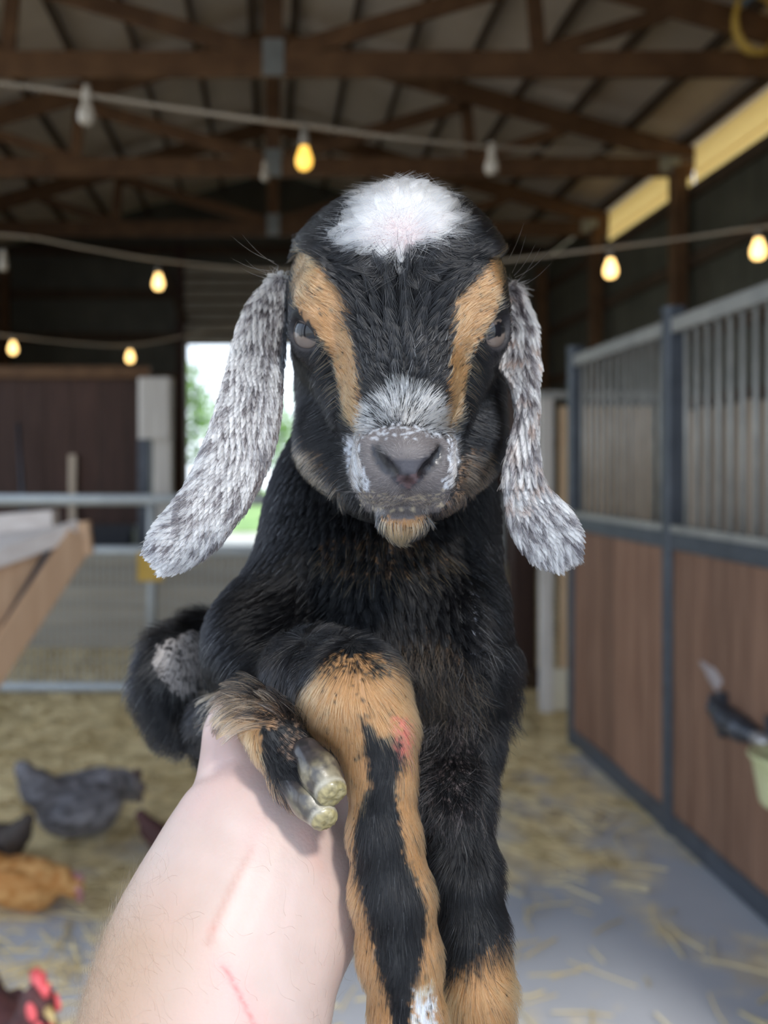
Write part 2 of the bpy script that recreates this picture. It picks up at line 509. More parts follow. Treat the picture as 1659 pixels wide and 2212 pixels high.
# loose straw: too many stalks to count
def straw(n, fn, name, label):
    vs, fs = [], []
    k = 0
    for i in range(n):
        x, y, z = fn()
        L = random.uniform(.05, .20); th = random.uniform(0, 6.28); w = random.uniform(.0022, .0042)
        dx, dy = math.cos(th)*L/2, math.sin(th)*L/2; bz = random.uniform(0, .02)
        px_, py_ = -math.sin(th)*w, math.cos(th)*w
        cx, cy = px_*random.uniform(-4, 4), py_*random.uniform(-4, 4)
        for (qx, qy, qz) in ((x-dx, y-dy, z+.002), (x+cx, y+cy, z+.004+bz*.5), (x+dx, y+dy, z+.003+bz)):
            vs += [(qx-px_, qy-py_, qz), (qx+px_, qy+py_, qz), (qx, qy, qz+w*1.4)]
        for s in (0, 3):
            for a_, b_ in ((0, 1), (1, 2), (2, 0)):
                fs.append((k+s+a_, k+s+b_, k+s+3+b_, k+s+3+a_))
        k += 9
    o = link(name, mesh_from(name, np.array(vs), np.array(fs)), M_STRAW)
    return tag(o, label, 'straw', None, 'stuff')
def spot():
    while True:
        x, y = random.uniform(-2.6, 1.6), random.uniform(1.5, 9.5)
        d = .16+.10*(y-2.4)-.13*x
        cl = vnoise(np.array([[x*1.7+4, y*1.9, 0.]]), 3)[0]
        if random.random() < max(.05, min(1, d))*(.25+1.3*cl*cl): return x, y, 0
straw(11000, spot, 'straw_bedding', 'loose straw bedding strewn over the concrete barn floor')
def pile():
    t, r = random.uniform(0, 6.28), random.random()**.6
    x, y = 1.22+.34*r*math.cos(t), 5.33+.45*r*math.sin(t)
    return x, y, .10*(1-r*r)
straw(900, pile, 'sunlit_patch_straw', 'pale straw heap standing for a sunlit patch by the end of the stall front')  # added heap stands in for sun falling on the straw

# ---------------------------------------------------------------- walls
wall_right = empty('wall_right', (EAVE_X, 6, 0), kind='structure')
wall_left = empty('wall_left', (-EAVE_X, 6, 0), kind='structure')
wall_back = empty('wall_back', (0, BACK_Y, 0), kind='structure')
wall_front = empty('wall_front', (0, FRONT_Y, 0), kind='structure')
WALL_TOP = 4.50
for W_, sx in ((wall_right, 1), (wall_left, -1)):
    y = FRONT_Y if sx > 0 else 8.2     # the left side, unseen, is left open up to the pens for more daylight
    while y < BACK_Y-.01:
        y1 = min(y+1.02, BACK_Y)
        bm = bmesh.new()
        top = WALL_TOP if sx > 0 else HEEL_Z-.02
        bm_beam(bm, (sx*(EAVE_X+.02), (y+y1)/2, 0), (sx*(EAVE_X+.02), (y+y1)/2, top), .02, (y1-y)+.004, (0, 1, 0), .02)
        for q in range(4):
            yy = y+.13+q*.255
            if yy < y1-.03: bm_beam(bm, (sx*(EAVE_X+.005), yy, 0), (sx*(EAVE_X+.005), yy, top), .022, .05, (0, 1, 0), .2)
        bmesh.ops.recalc_face_normals(bm, faces=bm.faces)
        bm_obj('siding_panel', bm, M_SIDE, W_)
        y = y1
    for z in (.9, 1.9, 2.9, 3.7, 4.42):
        beam('wall_girt', (sx*(EAVE_X-.035), FRONT_Y if sx > 0 else 8.2, z), (sx*(EAVE_X-.035), BACK_Y, z), .05, .14, M_PURL, W_)
for ty in TRUSS_Y+[BACK_Y-.12]:
    for sx in (-1, 1):
        o = beam('trim_1', (sx*(EAVE_X-.15), ty, 0), (sx*(EAVE_X-.15), ty, HEEL_Z-.22), .15, .15, M_BEAM); o['kind'] = 'structure'

# back wall: boards below, dark sheet above, a doorway open to the yard
DX0, DX1, DZ = -1.42, 1.30, 3.50
def boards(parent, x0, x1, y, z0, z1, w, mat, t=.03, name='board'):
    n = max(1, round((x1-x0)/w)); w = (x1-x0)/n
    for i in range(n):
        xc = x0+(i+.5)*w; dy = random.uniform(-.006, .006)
        beam(name, (xc, y+dy, z0), (xc, y+dy, z1), w-.006, t, mat, parent, (0, 1, 0))
boards(wall_back, -EAVE_X, DX0, BACK_Y+.02, 0, 2.9, .28, M_BACK)
boards(wall_back, DX1, EAVE_X, BACK_Y+.02, 0, 2.9, .28, M_BACK)
def sheet(x0, x1, z0, z1):
    """upright dark sheets, tops cut to the roof line"""
    x = x0
    while x < x1-.01:
        xe = min(x+.92, x1)
        if x < 0 < xe: xe = 0.0 if xe > .02 else xe
        bm = bmesh.new()
        f, b = [], []
        for (qx, qz) in ((x-.001, z0), (xe+.001, z0), (xe+.001, min(z1, roof_z(xe)+.13)), (x-.001, min(z1, roof_z(x)+.13))):
            f.append(bm.verts.new((qx, BACK_Y+.01, qz))); b.append(bm.verts.new((qx, BACK_Y+.035, qz)))
        bm.faces.new(f); bm.faces.new(b[::-1])
        for k in range(4): bm.faces.new((f[k], b[k], b[(k+1) % 4], f[(k+1) % 4]))
        for q in range(3):
            xx = x+.15+q*.3
            if xx < xe-.04: bm_beam(bm, (xx, BACK_Y, z0), (xx, BACK_Y, min(z1, roof_z(xx)-.06)), .05, .02, (0, 1, 0), .2)
        bmesh.ops.recalc_face_normals(bm, faces=bm.faces)
        bm_obj('siding_panel', bm, M_SIDE, wall_back)
        x = xe
sheet(-EAVE_X, DX0, 2.9, 9); sheet(DX1, EAVE_X, 2.9, 9); sheet(DX0, DX1, 4.75, 9)
for z in (2.95, 3.62, 4.32, 5.02):
    for x0, x1 in (((-EAVE_X, DX0-.12), (DX1+.12, EAVE_X)) if z < 4.7 else ((-EAVE_X, EAVE_X),)):
        beam('wall_girt', (x0, BACK_Y-.06, z), (x1, BACK_Y-.06, z), .05, .16, M_PURL if z > 3 else M_BEAM, wall_back)
for i, xx in enumerate((DX0-.06, DX1+.06)):
    o = beam('trim_2', (xx, BACK_Y-.05, 0), (xx, BACK_Y-.05, 5.1), .14, .2, M_BACK, None, (0, 1, 0)); o['kind'] = 'structure'
for sx in (-1, 1):
    o = beam('trim_3', (sx*EAVE_X, BACK_Y, 0), (sx*EAVE_X, BACK_Y, HEEL_Z), .22, .22, M_SIDE); o['kind'] = 'structure'
# raised overhead door: pale ribbed slats across the top of the doorway
M_SLAT = mat_noise('door_slat', (.34, .29, .225), (.42, .37, .29), (1, 1, 1), 4, .6, 0, 0, 3, .3, .7, .05)
dr = empty('door_1', (0, BACK_Y-.1, DZ), kind='structure')
nz_ = 7
for i in range(nz_):
    z = DZ+(i+.5)*(4.76-DZ)/nz_
    bm = bmesh.new(); h_ = (4.76-DZ)/nz_
    bm_beam(bm, (DX0, BACK_Y-.10-.0*i, z), (DX1, BACK_Y-.10, z), .035, h_*.74, (0, 0, 1), .3)
    bm_beam(bm, (DX0, BACK_Y-.125, z-h_*.25), (DX1, BACK_Y-.125, z-h_*.25), .09, h_*.24, (0, 0, 1), .3)
    bmesh.ops.recalc_face_normals(bm, faces=bm.faces)
    bm_obj('door_slat', bm, M_SLAT, dr)
beam('shade_backing', (DX0, BACK_Y-.06, (DZ+4.76)/2), (DX1, BACK_Y-.06, (DZ+4.76)/2), .02, 4.76-DZ, M_PURL, dr)  # dark sheet between the slats, added in place of the ribs' shadows
beam('brace', (DX0-.35, BACK_Y-.22, 4.75), (DX0+.02, BACK_Y-.22, 3.85), .05, .12, M_PURL, wall_back)
beam('door_track', (DX0+.03, BACK_Y-.14, 0), (DX0+.03, BACK_Y-.14, 3.5), .06, .05, M_PALE, wall_back, (0, 1, 0))
beam('door_track', (DX0+.17, BACK_Y-.09, 0), (DX0+.17, BACK_Y-.09, 3.46), .035, .05, M_STEEL, wall_back, (0, 1, 0))

# front gable wall above the wide entrance, unseen, put there to shade the floor
beam('shade_header', (-4.6, FRONT_Y, 3.87), (4.6, FRONT_Y, 3.87), .16, .3, M_BEAM, wall_front)  # out of view; height set so its shadow edge crosses the floor
for i in range(18):
    x0 = -EAVE_X+i*(2*EAVE_X/18); xc = x0+EAVE_X/18
    beam('siding_panel', (xc, FRONT_Y-.04, 4.0), (xc, FRONT_Y-.04, roof_z(abs(xc)+.25)-.04), 2*EAVE_X/18-.005, .03, M_SIDE, wall_front, (0, 1, 0))
for sx in (-1, 1):
    boards(wall_front, *sorted((sx*2.9, sx*EAVE_X)), FRONT_Y, 0, 3.7, .3, M_BACK)

# ---------------------------------------------------------------- roof: sheets on purlins
ceiling = empty('ceiling', (0, 6, 5.5), kind='structure')
NP = 8
pitch_len = EAVE_X+.42
for sx in (-1, 1):
    y = FRONT_Y-.35
    while y < BACK_Y+.3:
        y1 = min(y+.9, BACK_Y+.4)
        for i in range(3):      # three lengths of sheet up the slope
            xa, xb = pitch_len*i/3, pitch_len*(i+1)/3
            bm = bmesh.new()
            bm_beam(bm, (sx*xa, (y+y1)/2, RIDGE_Z+.145-SLOPE*xa), (sx*xb, (y+y1)/2, RIDGE_Z+.145-SLOPE*xb), y1-y-.004, .02, (0, 0, 1), .1)
            bmesh.ops.recalc_face_normals(bm, faces=bm.faces)
            bm_obj('roof_sheet', bm, M_ROOF, ceiling)
        y = y1
    for i in range(NP):
        x = .22+i*(EAVE_X-.25)/(NP-1)
        n_up = (SLOPE*sx, 0, 1)
        beam('purlin', (sx*x, FRONT_Y-.3, RIDGE_Z+.065-SLOPE*x), (sx*x, BACK_Y+.2, RIDGE_Z+.065-SLOPE*x), .055, .13, M_PURL, ceiling, n_up)

# translucent eave panels along the right-hand wall
def mat_eave():
    m, nt, b = new_mat('eave_fibreglass')
    b.inputs['Base Color'].default_value = (.86, .74, .50, 1); b.inputs['Roughness'].default_value = .5
    t = nt.nodes.new('ShaderNodeBsdfTranslucent'); t.inputs['Color'].default_value = (.97, .81, .48, 1)
    mx = nt.nodes.new('ShaderNodeMixShader'); mx.inputs[0].default_value = .7
    out = nt.nodes['Material Output']
    nt.links.new(b.outputs[0], mx.inputs[1]); nt.links.new(t.outputs[0], mx.inputs[2]); nt.links.new(mx.outputs[0], out.inputs[0])
    return m
M_EAVE = mat_eave()
ys = [FRONT_Y]+TRUSS_Y[1:]
for a_, b_ in zip(ys, ys[1:]):
    bm = bmesh.new()
    bm_beam(bm, (EAVE_X+.02, a_+.02, (WALL_TOP+HEEL_Z)/2), (EAVE_X+.02, b_-.02, (WALL_TOP+HEEL_Z)/2), .012, HEEL_Z-WALL_TOP-.02, (0, 0, 1), .1)
    bm_beam(bm, (EAVE_X+.0, a_+.10, WALL_TOP+.12), (EAVE_X+.0, b_-.10, WALL_TOP+.12), .012, .02, (0, 0, 1), .2)
    bmesh.ops.recalc_face_normals(bm, faces=bm.faces)
    bm_obj('eave_panel', bm, M_EAVE, wall_right)

beam('siding_panel', (EAVE_X+.02, TRUSS_Y[-1], (WALL_TOP+HEEL_Z)/2), (EAVE_X+.02, BACK_Y, (WALL_TOP+HEEL_Z)/2), .02, HEEL_Z-WALL_TOP+.02, M_SIDE, wall_right)
# ---------------------------------------------------------------- trusses
M_PLATE = mat_noise('gusset_steel', (.24, .25, .24), (.32, .33, .31), (1, 1, 1), 14, .5, .4)
where = ['over the entrance', 'above and behind the photographer', 'just above the frame', 'nearest in view, its steel plate at mid span', 'second in view, behind the string lights', 'third in view, far back before the back wall']
for ty, wh in zip(TRUSS_Y, where):
    t = empty('roof_truss', (0, ty, 4.7), 'brown timber roof truss '+wh, 'truss', 'roof trusses')
    zc = 4.71
    beam('bottom_chord', (-EAVE_X, ty, zc), (EAVE_X, ty, zc), .06, .20, M_BEAM, t)
    for sx in (-1, 1):
        beam('top_chord', (0, ty, RIDGE_Z-.10), (sx*(EAVE_X+.05), ty, roof_z(EAVE_X)-.12), .055, .20, M_BEAM, t)
        beam('web', (sx*.12, ty+.0, zc+.10), (sx*2.05, ty, roof_z(2.05)-.22), .045, .14, M_BEAM, t)
        beam('web', (sx*2.05, ty, roof_z(2.05)-.22), (sx*2.1, ty, zc+.10), .045, .12, M_BEAM, t)
        beam('web', (sx*2.15, ty, zc+.10), (sx*3.1, ty, roof_z(3.1)-.2), .045, .11, M_BEAM, t)
    beam('king_post', (0, ty, zc+.10), (0, ty, RIDGE_Z-.2), .05, .16, M_BEAM, t, (1, 0, 0))
    for sx, w_ in ((0, .17), (-1, .22), (1, .22)):
        xx = 0 if sx == 0 else sx*(EAVE_X-.25)
        beam('gusset_plate', (xx, ty-.034, zc-.10 if sx == 0 else zc-.06), (xx, ty-.034, zc+.19 if sx == 0 else zc+.12), w_, .006, M_PLATE, t, (0, 1, 0))

# ---------------------------------------------------------------- outside the back doorway: trees
M_LEAF = mat_noise('leaf_green', (.10, .20, .04), (.26, .40, .12), (1, 1, 1), 2.0, .7)
M_BARK = mat_plain('bark', (.10, .075, .05), .9)
def tree(x, y, h, r, label):
    t = empty('tree', (x, y, 0), label, 'tree', 'trees outside the back doorway')
    tube('trunk', [(x, y, -.24), (x+.1, y, h*.3), (x, y, h*.6)], [.2, .16, .1], M_BARK, t)
    vs, fs, k = [], [], 0
    for i in range(1500):
        d = Vector((random.gauss(0, 1), random.gauss(0, 1), random.gauss(0, 1))).normalized()*r*random.uniform(.45, 1)
        c = Vector((x, y, h*.58))+Vector((d.x, d.y, d.z*.8*h/(2*r)))
        u = Vector((random.gauss(0, 1), random.gauss(0, 1), random.gauss(0, 1))).normalized(); w = u.orthogonal().normalized()
        s = random.uniform(.12, .3)
        vs += [c-u*s, c+w*s*.5, c+u*s, c-w*s*.5]; fs.append((k, k+1, k+2, k+3)); k += 4
    o = link('foliage', mesh_from('foliage', np.array([v[:] for v in vs]), np.array(fs)), M_LEAF, t); o['kind'] = 'stuff'
for a_ in ((-5.2, 44, 7.6, 2.7, 'round leafy tree seen left in the back doorway'), (-.9, 52, 6.4, 2.3, 'lower leafy tree at the middle of the back doorway'),
           (3.2, 40, 7.0, 2.6, 'leafy tree hidden behind the kid in the back doorway'), (-13, 50, 8.5, 3.2, 'tall leafy tree far left beyond the barn'), (10.5, 46, 8, 3.0, 'tall leafy tree far right beyond the barn')):
    tree(*a_)
# ================================================================ stall front on the right
SX = 1.66
def stall_front(y0, y1, label, zt=2.13, zm=1.215, post_first=True, post_last=True):
    s = empty('stall_partition', (SX, y0, 0), label, 'stall front', 'stall fronts')
    yy = [y0+.03, y1-.03]
    for y in (yy[1:] if post_last else []) + ([yy[0]] if post_first else []):
        bm = bmesh.new(); bm_beam(bm, (SX, y, 0), (SX, y, zt+.03), .07, .07, (0, 1, 0), .12)
        bm_beam(bm, (SX, y, zt+.03), (SX, y, zt+.05), .085, .085, (0, 1, 0), .2)
        bmesh.ops.recalc_face_normals(bm, faces=bm.faces); bm_obj('post', bm, M_POST, s)
    a_, b_ = y0+.065, y1-(.065 if post_last else .008)
    beam('top_rail', (SX, a_, zt-.03), (SX, b_, zt-.03), .05, .06, M_BAR, s)
    beam('middle_rail', (SX, a_, zm), (SX, b_, zm), .06, .07, M_POST, s)
    beam('bar_sill', (SX-.005, a_, zm+.05), (SX-.005, b_, zm+.05), .05, .03, M_BAR, s)
    beam('bottom_rail', (SX, a_, .05), (SX, b_, .05), .06, .09, M_POST, s)
    n = int((b_-a_)/.082)
    for i in range(1, n):
        y = a_+(b_-a_)*i/n
        tube('bar', [(SX, y, zm+.06), (SX, y, (zm+zt)/2), (SX, y, zt-.05)], .0105, M_BAR, s, 6)
    m = max(1, round((b_-a_)/.145))
    for i in range(m):
        w = (b_-a_)/m; y = a_+(i+.5)*w
        beam('plank', (SX+.006*random.uniform(-1, 1), y, .09), (SX, y, zm-.03), .035, w-.005, M_PLANK, s, (0, 1, 0), .08)
    return s
# posts stand at the ends; the nearer stretch carries the latch and the tub
s1 = stall_front(3.62, 4.86, 'far stretch of barred stall front past the blue-grey post', post_first=True)
s2 = stall_front(.60, 3.62, 'near stretch of barred stall front at the right edge', post_first=False, post_last=False)
beam('post', (SX, .63, 0), (SX, .63, 2.18), .07, .07, M_POST, s2, (0, 1, 0), .12)
M_WHITE = mat_noise('dried_smear', (.28, .235, .23), (.40, .35, .345), (1, 1, 1), 30, .8)
bm = bmesh.new()
bmesh.ops.create_icosphere(bm, subdivisions=3, radius=1)
for v in bm.verts:
    a_ = math.atan2(v.co.z, v.co.y); r_ = 1+.25*math.sin(3*a_+1)+.15*math.sin(5*a_)
    v.co = Vector((SX-.0175+v.co.x*.006, 3.29+v.co.y*.075*r_, .735+v.co.z*.036*r_+v.co.y*.022))
tag(bm_obj('smear', bm, M_WHITE, s2, True), 'whitish dried smear on the brown planks')
# latch hanging on the near planks
M_LATCH = mat_noise('dark_iron', (.045, .050, .062), (.085, .092, .11), (1, 1, 1), 20, .4, .5)
lt = empty('door_latch', (SX-.04, 3.1, .62), 'dark blue-grey sliding latch bar fixed to the near stall planks', 'latch')
bb = Blob()
lp = [(SX-.035, 3.245, .665, .018), (SX-.045, 3.20, .640, .034), (SX-.05, 3.12, .622, .046), (SX-.05, 3.03, .615, .044), (SX-.045, 2.97, .615, .034)]
bb.chain([(np.array(q[:3]), q[3]) for q in lp], 'h', .01)
v_, f_, n_, _ = bb.mesh(.006); link('handle', mesh_from('handle', v_, f_), M_LATCH, lt, True)
tube('bolt', [(SX-.045, 2.965, .612), (SX-.045, 2.90, .612), (SX-.045, 2.82, .612)], .024, mat_plain('bright_steel', (.55, .54, .55), .35, .6), lt, 10)
for y in (3.19, 2.88): beam('bracket', (SX-.03, y, .54), (SX-.03, y, .70), .03, .03, M_LATCH, lt, (0, 1, 0))
# feed tub hooked on the planks at the frame's edge
tub = empty('feed_tub', (SX-.17, 2.72, .35), 'yellow-green feed tub hooked on the near stall planks', 'tub')
M_TUB = mat_noise('tub_plastic', (.46, .47, .24), (.60, .60, .36), (1, 1, 1), 8, .5)
bm = bmesh.new()
rings = []
for z, r in ((.50, .02), (.50, .078), (.51, .084), (.63, .104), (.645, .116), (.655, .114), (.645, .10), (.62, .096), (.52, .078), (.515, .02)):
    rings.append([bm.verts.new((SX-.112+r*math.cos(t*math.pi/12), 2.63+r*math.sin(t*math.pi/12), z)) for t in range(24)])
for a_, b_ in zip(rings, rings[1:]):
    for k in range(24): bm.faces.new((a_[k], a_[(k+1) % 24], b_[(k+1) % 24], b_[k]))
bmesh.ops.recalc_face_normals(bm, faces=bm.faces); bm_obj('bowl', bm, M_TUB, tub, True)
tube('hook', [(SX-.03, 2.63, .63), (SX-.015, 2.63, .68), (SX-.012, 2.63, .58)], .008, M_STEEL, tub)

# inside the stalls: board lining, far end post and the daylit doorway beyond
lin = empty('stall_lining', (2.4, 3, 0), 'tan upright boards lining the inside of the stalls', 'boards')
y = .6
while y < 5.3:
    w = .145
    beam('board', (2.40+random.uniform(-.006, .006), y+w/2, 0), (2.40, y+w/2, 1.85+random.uniform(-.01, .01)), .03, w-.006, M_TANB, lin, (0, 1, 0)); y += w
beam('cap_rail', (2.40, .6, 1.89), (2.40, 5.4, 1.89), .07, .06, M_PURL, lin)
ep = empty('end_panel', (1.75, 5.4, 0), 'tan board panel with a pale steel edge just past the stall front', 'panel')
for i in range(4): beam('board', (1.86+i*.15, 5.5, .27), (1.86+i*.15, 5.5, 1.9), .144, .035, M_TANP, ep, (0, 1, 0))
beam('edge_post', (1.70, 5.48, 0), (1.70, 5.48, 1.95), .075, .06, M_PALE, ep, (0, 1, 0))
beam('kick_board', (1.74, 5.47, .14), (2.4, 5.47, .14), .03, .26, mat_noise('cream_board', (.62, .56, .42), (.74, .68, .54), (1, 1, 1), 5, .7), ep)
beam('top_rail', (1.66, 5.48, 1.97), (2.42, 5.48, 1.97), .06, .05, M_BAR, ep)
dp = empty('timber_post', (1.42, 5.9, 0), 'dark timber post between the wire gate and the tan panel', 'post')
beam('post', (1.74, 6.15, 0), (1.74, 6.15, 2.6), .16, .16, M_BACK, dp, (0, 1, 0)); beam('post_foot', (1.74, 6.15, 0), (1.74, 6.15, .12), .2, .2, M_PURL, dp, (0, 1, 0))

# ================================================================ pipe gate across the aisle, wire mesh below
GY = 5.90
gate = empty('wire_gate', (0, GY, 0), 'grey pipe gate with fine wire mesh across the aisle', 'gate')
GX0, GX1 = -2.75, 1.52
for z, r in ((1.303, .038), (.958, .036), (.045, .036)):
    tube('pipe', [(GX0, GY, z), (0, GY, z), (GX1, GY, z)], r, M_STEEL, gate, 12)
for x in (GX0, -.81, GX1): tube('upright', [(x, GY, .0), (x, GY, .7), (x, GY, 1.34)], .034, M_STEEL, gate, 12)
bm = bmesh.new()
x = GX0+.05
while x < GX1:
    bm_beam(bm, (x, GY, .06), (x, GY, .94), .008, .008, (0, 1, 0), .1); x += .044
z = .12
while z < .94:
    bm_beam(bm, (GX0, GY+.004, z), (GX1, GY+.004, z), .004, .004, (0, 0, 1), .1); z += .1
o = bm_obj('wire_mesh', bm, M_STEEL, gate); o['kind'] = 'stuff'
# behind the gate: a pale solid lower screen
yt = empty('ear_tag_board', (-.80, GY-.05, .9), 'small yellow board hung on the wire gate behind the ear tip', 'board')
M_YEL = mat_noise('yellow_plastic', (.55, .34, .05), (.68, .44, .09), (1, 1, 1), 10, .5)
beam('plate', (-.815, GY-.055, .765), (-.815, GY-.055, .955), .17, .02, M_YEL, yt, (0, 1, 0))
tube('hanger', [(-.815, GY-.05, .95), (-.815, GY-.045, .985), (-.815, GY+.0, 1.0)], .006, M_LATCH, yt)
yt.name = 'yellow_board'

# ---------------------------------------------------------------- pen behind the gate: low screen, post, wall of brown boards
scr = empty('pen_screen', (-1.0, 7.4, 0), 'grey-tan board screen standing behind the wire gate', 'screen')
M_SCR = mat_noise('screen_board', (.30, .26, .20), (.42, .37, .29), (.5, 4, 4), 3, .8, 0, .2, 5, .3, .7, .12)
for i in range(5): beam('board', (-3.6, 7.4+random.uniform(-.006, .006), .10+i*.17), (1.6, 7.4, .10+i*.17), .03, .166, M_SCR, scr)
for x in (-3.5, -.9, 1.5): beam('post', (x, 7.46, 0), (x, 7.46, .95), .09, .09, M_PURL, scr, (0, 1, 0))
pp = empty('pale_column', (-1.02, 8.0, 0), 'pale column with a boxy head left of the back doorway', 'column')
beam('shaft', (-1.0, 8.0, 0), (-1.0, 8.0, 1.95), .17, .16, M_PALE, pp, (0, 1, 0))
beam('head_box', (-1.06, 7.98, 1.78), (-1.06, 7.98, 2.33), .30, .22, M_PALE, pp, (0, 1, 0), .12)
beam('dark_strip', (-1.165, 7.97, .4), (-1.165, 7.97, 1.78), .11, .10, M_LATCH, pp, (0, 1, 0))
beam('foot_plate', (-1.0, 8.0, 0), (-1.0, 8.0, .04), .26, .26, M_LATCH, pp, (0, 1, 0))
pw = empty('pen_wall', (-2.6, 8.6, 0), 'dark brown board wall of the pen at the left', 'wall')
x = -4.3
while x < -1.2:
    beam('board', (x+.13, 8.6+random.uniform(-.006, .006), .05), (x+.13, 8.6, 2.40), .254, .035, M_BACK, pw, (0, 1, 0)); x += .26
beam('cap_rail', (-4.3, 8.58, 2.45), (-1.2, 8.58, 2.45), .09, .12, M_BEAM, pw)
beam('tan_batten', (-1.95, 8.55, .3), (-1.95, 8.55, 1.65), .07, .04, M_TANB, pw, (0, 1, 0))
bk = empty('black_bin', (-1.45, 8.2, 0), 'black open bin seen above the gate rail left of the pale column', 'bin')
M_BIN = mat_plain('black_plastic', (.012, .014, .022), .45)
bm = bmesh.new()
for q, (x0, x1, y0, y1) in enumerate(((-1.66, -1.28, 8.0, 8.03), (-1.66, -1.28, 8.37, 8.40), (-1.66, -1.63, 8.0, 8.4), (-1.31, -1.28, 8.0, 8.4))):
    bm_beam(bm, ((x0+x1)/2, (y0+y1)/2, .02), ((x0+x1)/2, (y0+y1)/2, .98), x1-x0, y1-y0, (0, 1, 0))
bmesh.ops.recalc_face_normals(bm, faces=bm.faces); bm_obj('walls', bm, M_BIN, bk)
beam('rim', (-1.68, 7.995, .97), (-1.26, 7.995, .97), .03, .05, M_BIN, bk); beam('bottom', (-1.66, 8.2, .02), (-1.28, 8.2, .02), .4, .03, M_BIN, bk)
shv = empty('shovel', (-2.35, 8.2, 0), 'dark long-handled shovel leaning on the pen wall', 'shovel')
tube('handle', [(-2.22, 8.05, .2), (-2.34, 8.25, 1.1), (-2.44, 8.42, 1.95)], .02, M_LATCH, shv, 8)
bb = Blob(); bb.ell((-2.20, 8.02, .17), (.12, .025, .17), 'h'); v_, f_, n_, _ = bb.mesh(.012); link('blade', mesh_from('blade', v_, f_), M_LATCH, shv, True)

# ================================================================ wooden hay feeder at the left
fd = empty('hay_feeder', (-1.2, 3.4, 0), 'tan plywood hay feeder with slanting end at the left edge', 'feeder')
M_PLY = mat_noise('plywood', (.46, .275, .155), (.60, .385, .235), (6, 6, .8), 3, .65, 0, .2, 5, .28, .72, .06)
M_PLYW = mat_noise('worn_edge', (.60, .52, .47), (.72, .65, .60), (1, 6, 6), 4, .7)
FY = 3.6
def fw(px, py, Y): return tuple(W(px, py, Y))
def plate(name, pts, th, mat, parent):
    """thick board with the outline pts (world), pushed along its normal"""
    P_ = [Vector(p) for p in pts]; nr = (P_[1]-P_[0]).cross(P_[2]-P_[0]).normalized()*th
    bm = bmesh.new(); a_ = [bm.verts.new(p) for p in P_]; b_ = [bm.verts.new(p+nr) for p in P_]
    n = len(P_); bm.faces.new(a_[::-1]); bm.faces.new(b_)
    for i in range(n): bm.faces.new((a_[i], a_[(i+1) % n], b_[(i+1) % n], b_[i]))
    bmesh.ops.recalc_face_normals(bm, faces=bm.faces)
    bmesh.ops.bevel(bm, geom=bm.edges[:], offset=min(.004, abs(th)*.2), segments=1, affect='EDGES')
    return bm_obj(name, bm, mat, parent)
TY = 3.75   # the end frame stands square to the aisle
# trough end: slanting side board, top edge, leg frame
plate('end_board', [fw(-330, 1330, 3.30), fw(160, 1150, TY), fw(130, 1195, TY), fw(-40, 1480, 3.55), fw(-330, 1640, 3.30)], .02, M_PLY, fd)
beam('top_edge', fw(-330, 1320, 3.28), fw(170, 1142, TY-.02), .07, .075, M_PLYW, fd)
beam('slant_leg', fw(172, 1160, TY-.04), fw(-75, 1530, TY-.30), .06, .125, M_PLY, fd)
beam('corner_block', fw(168, 1128, TY-.03), fw(176, 1200, TY-.03), .10, .06, M_PLY, fd, (0, 1, 0))
beam('hinge_strap', fw(112, 1188, TY-.09), fw(-10, 1395, TY-.22), .018, .045, M_LATCH, fd)
beam('strap_clip', fw(62, 1282, TY-.125), fw(52, 1300, TY-.135), .03, .06, M_STEEL, fd)
beam('back_rail', fw(-330, 1160, 4.3), fw(120, 1122, TY+.25), .06, .09, M_PLYW, fd)
plate('trough_floor', [fw(-330, 1330, 3.32), fw(150, 1150, TY), fw(118, 1135, TY+.25), fw(-330, 1180, 4.28)], -.02, M_PLYW, fd)
for x_, y_, z_ in ((-1.55, 3.34, .98), (-1.75, 4.26, 1.12)): beam('leg', (x_, y_, 0), (x_, y_, z_), .09, .09, M_PLY, fd, (0, 1, 0))
p_ = W(-75, 1530, TY-.30)
beam('leg', (p_[0], p_[1], 0), (p_[0]+.02, p_[1], p_[2]+.02), .09, .06, M_PLY, fd, (0, 1, 0))

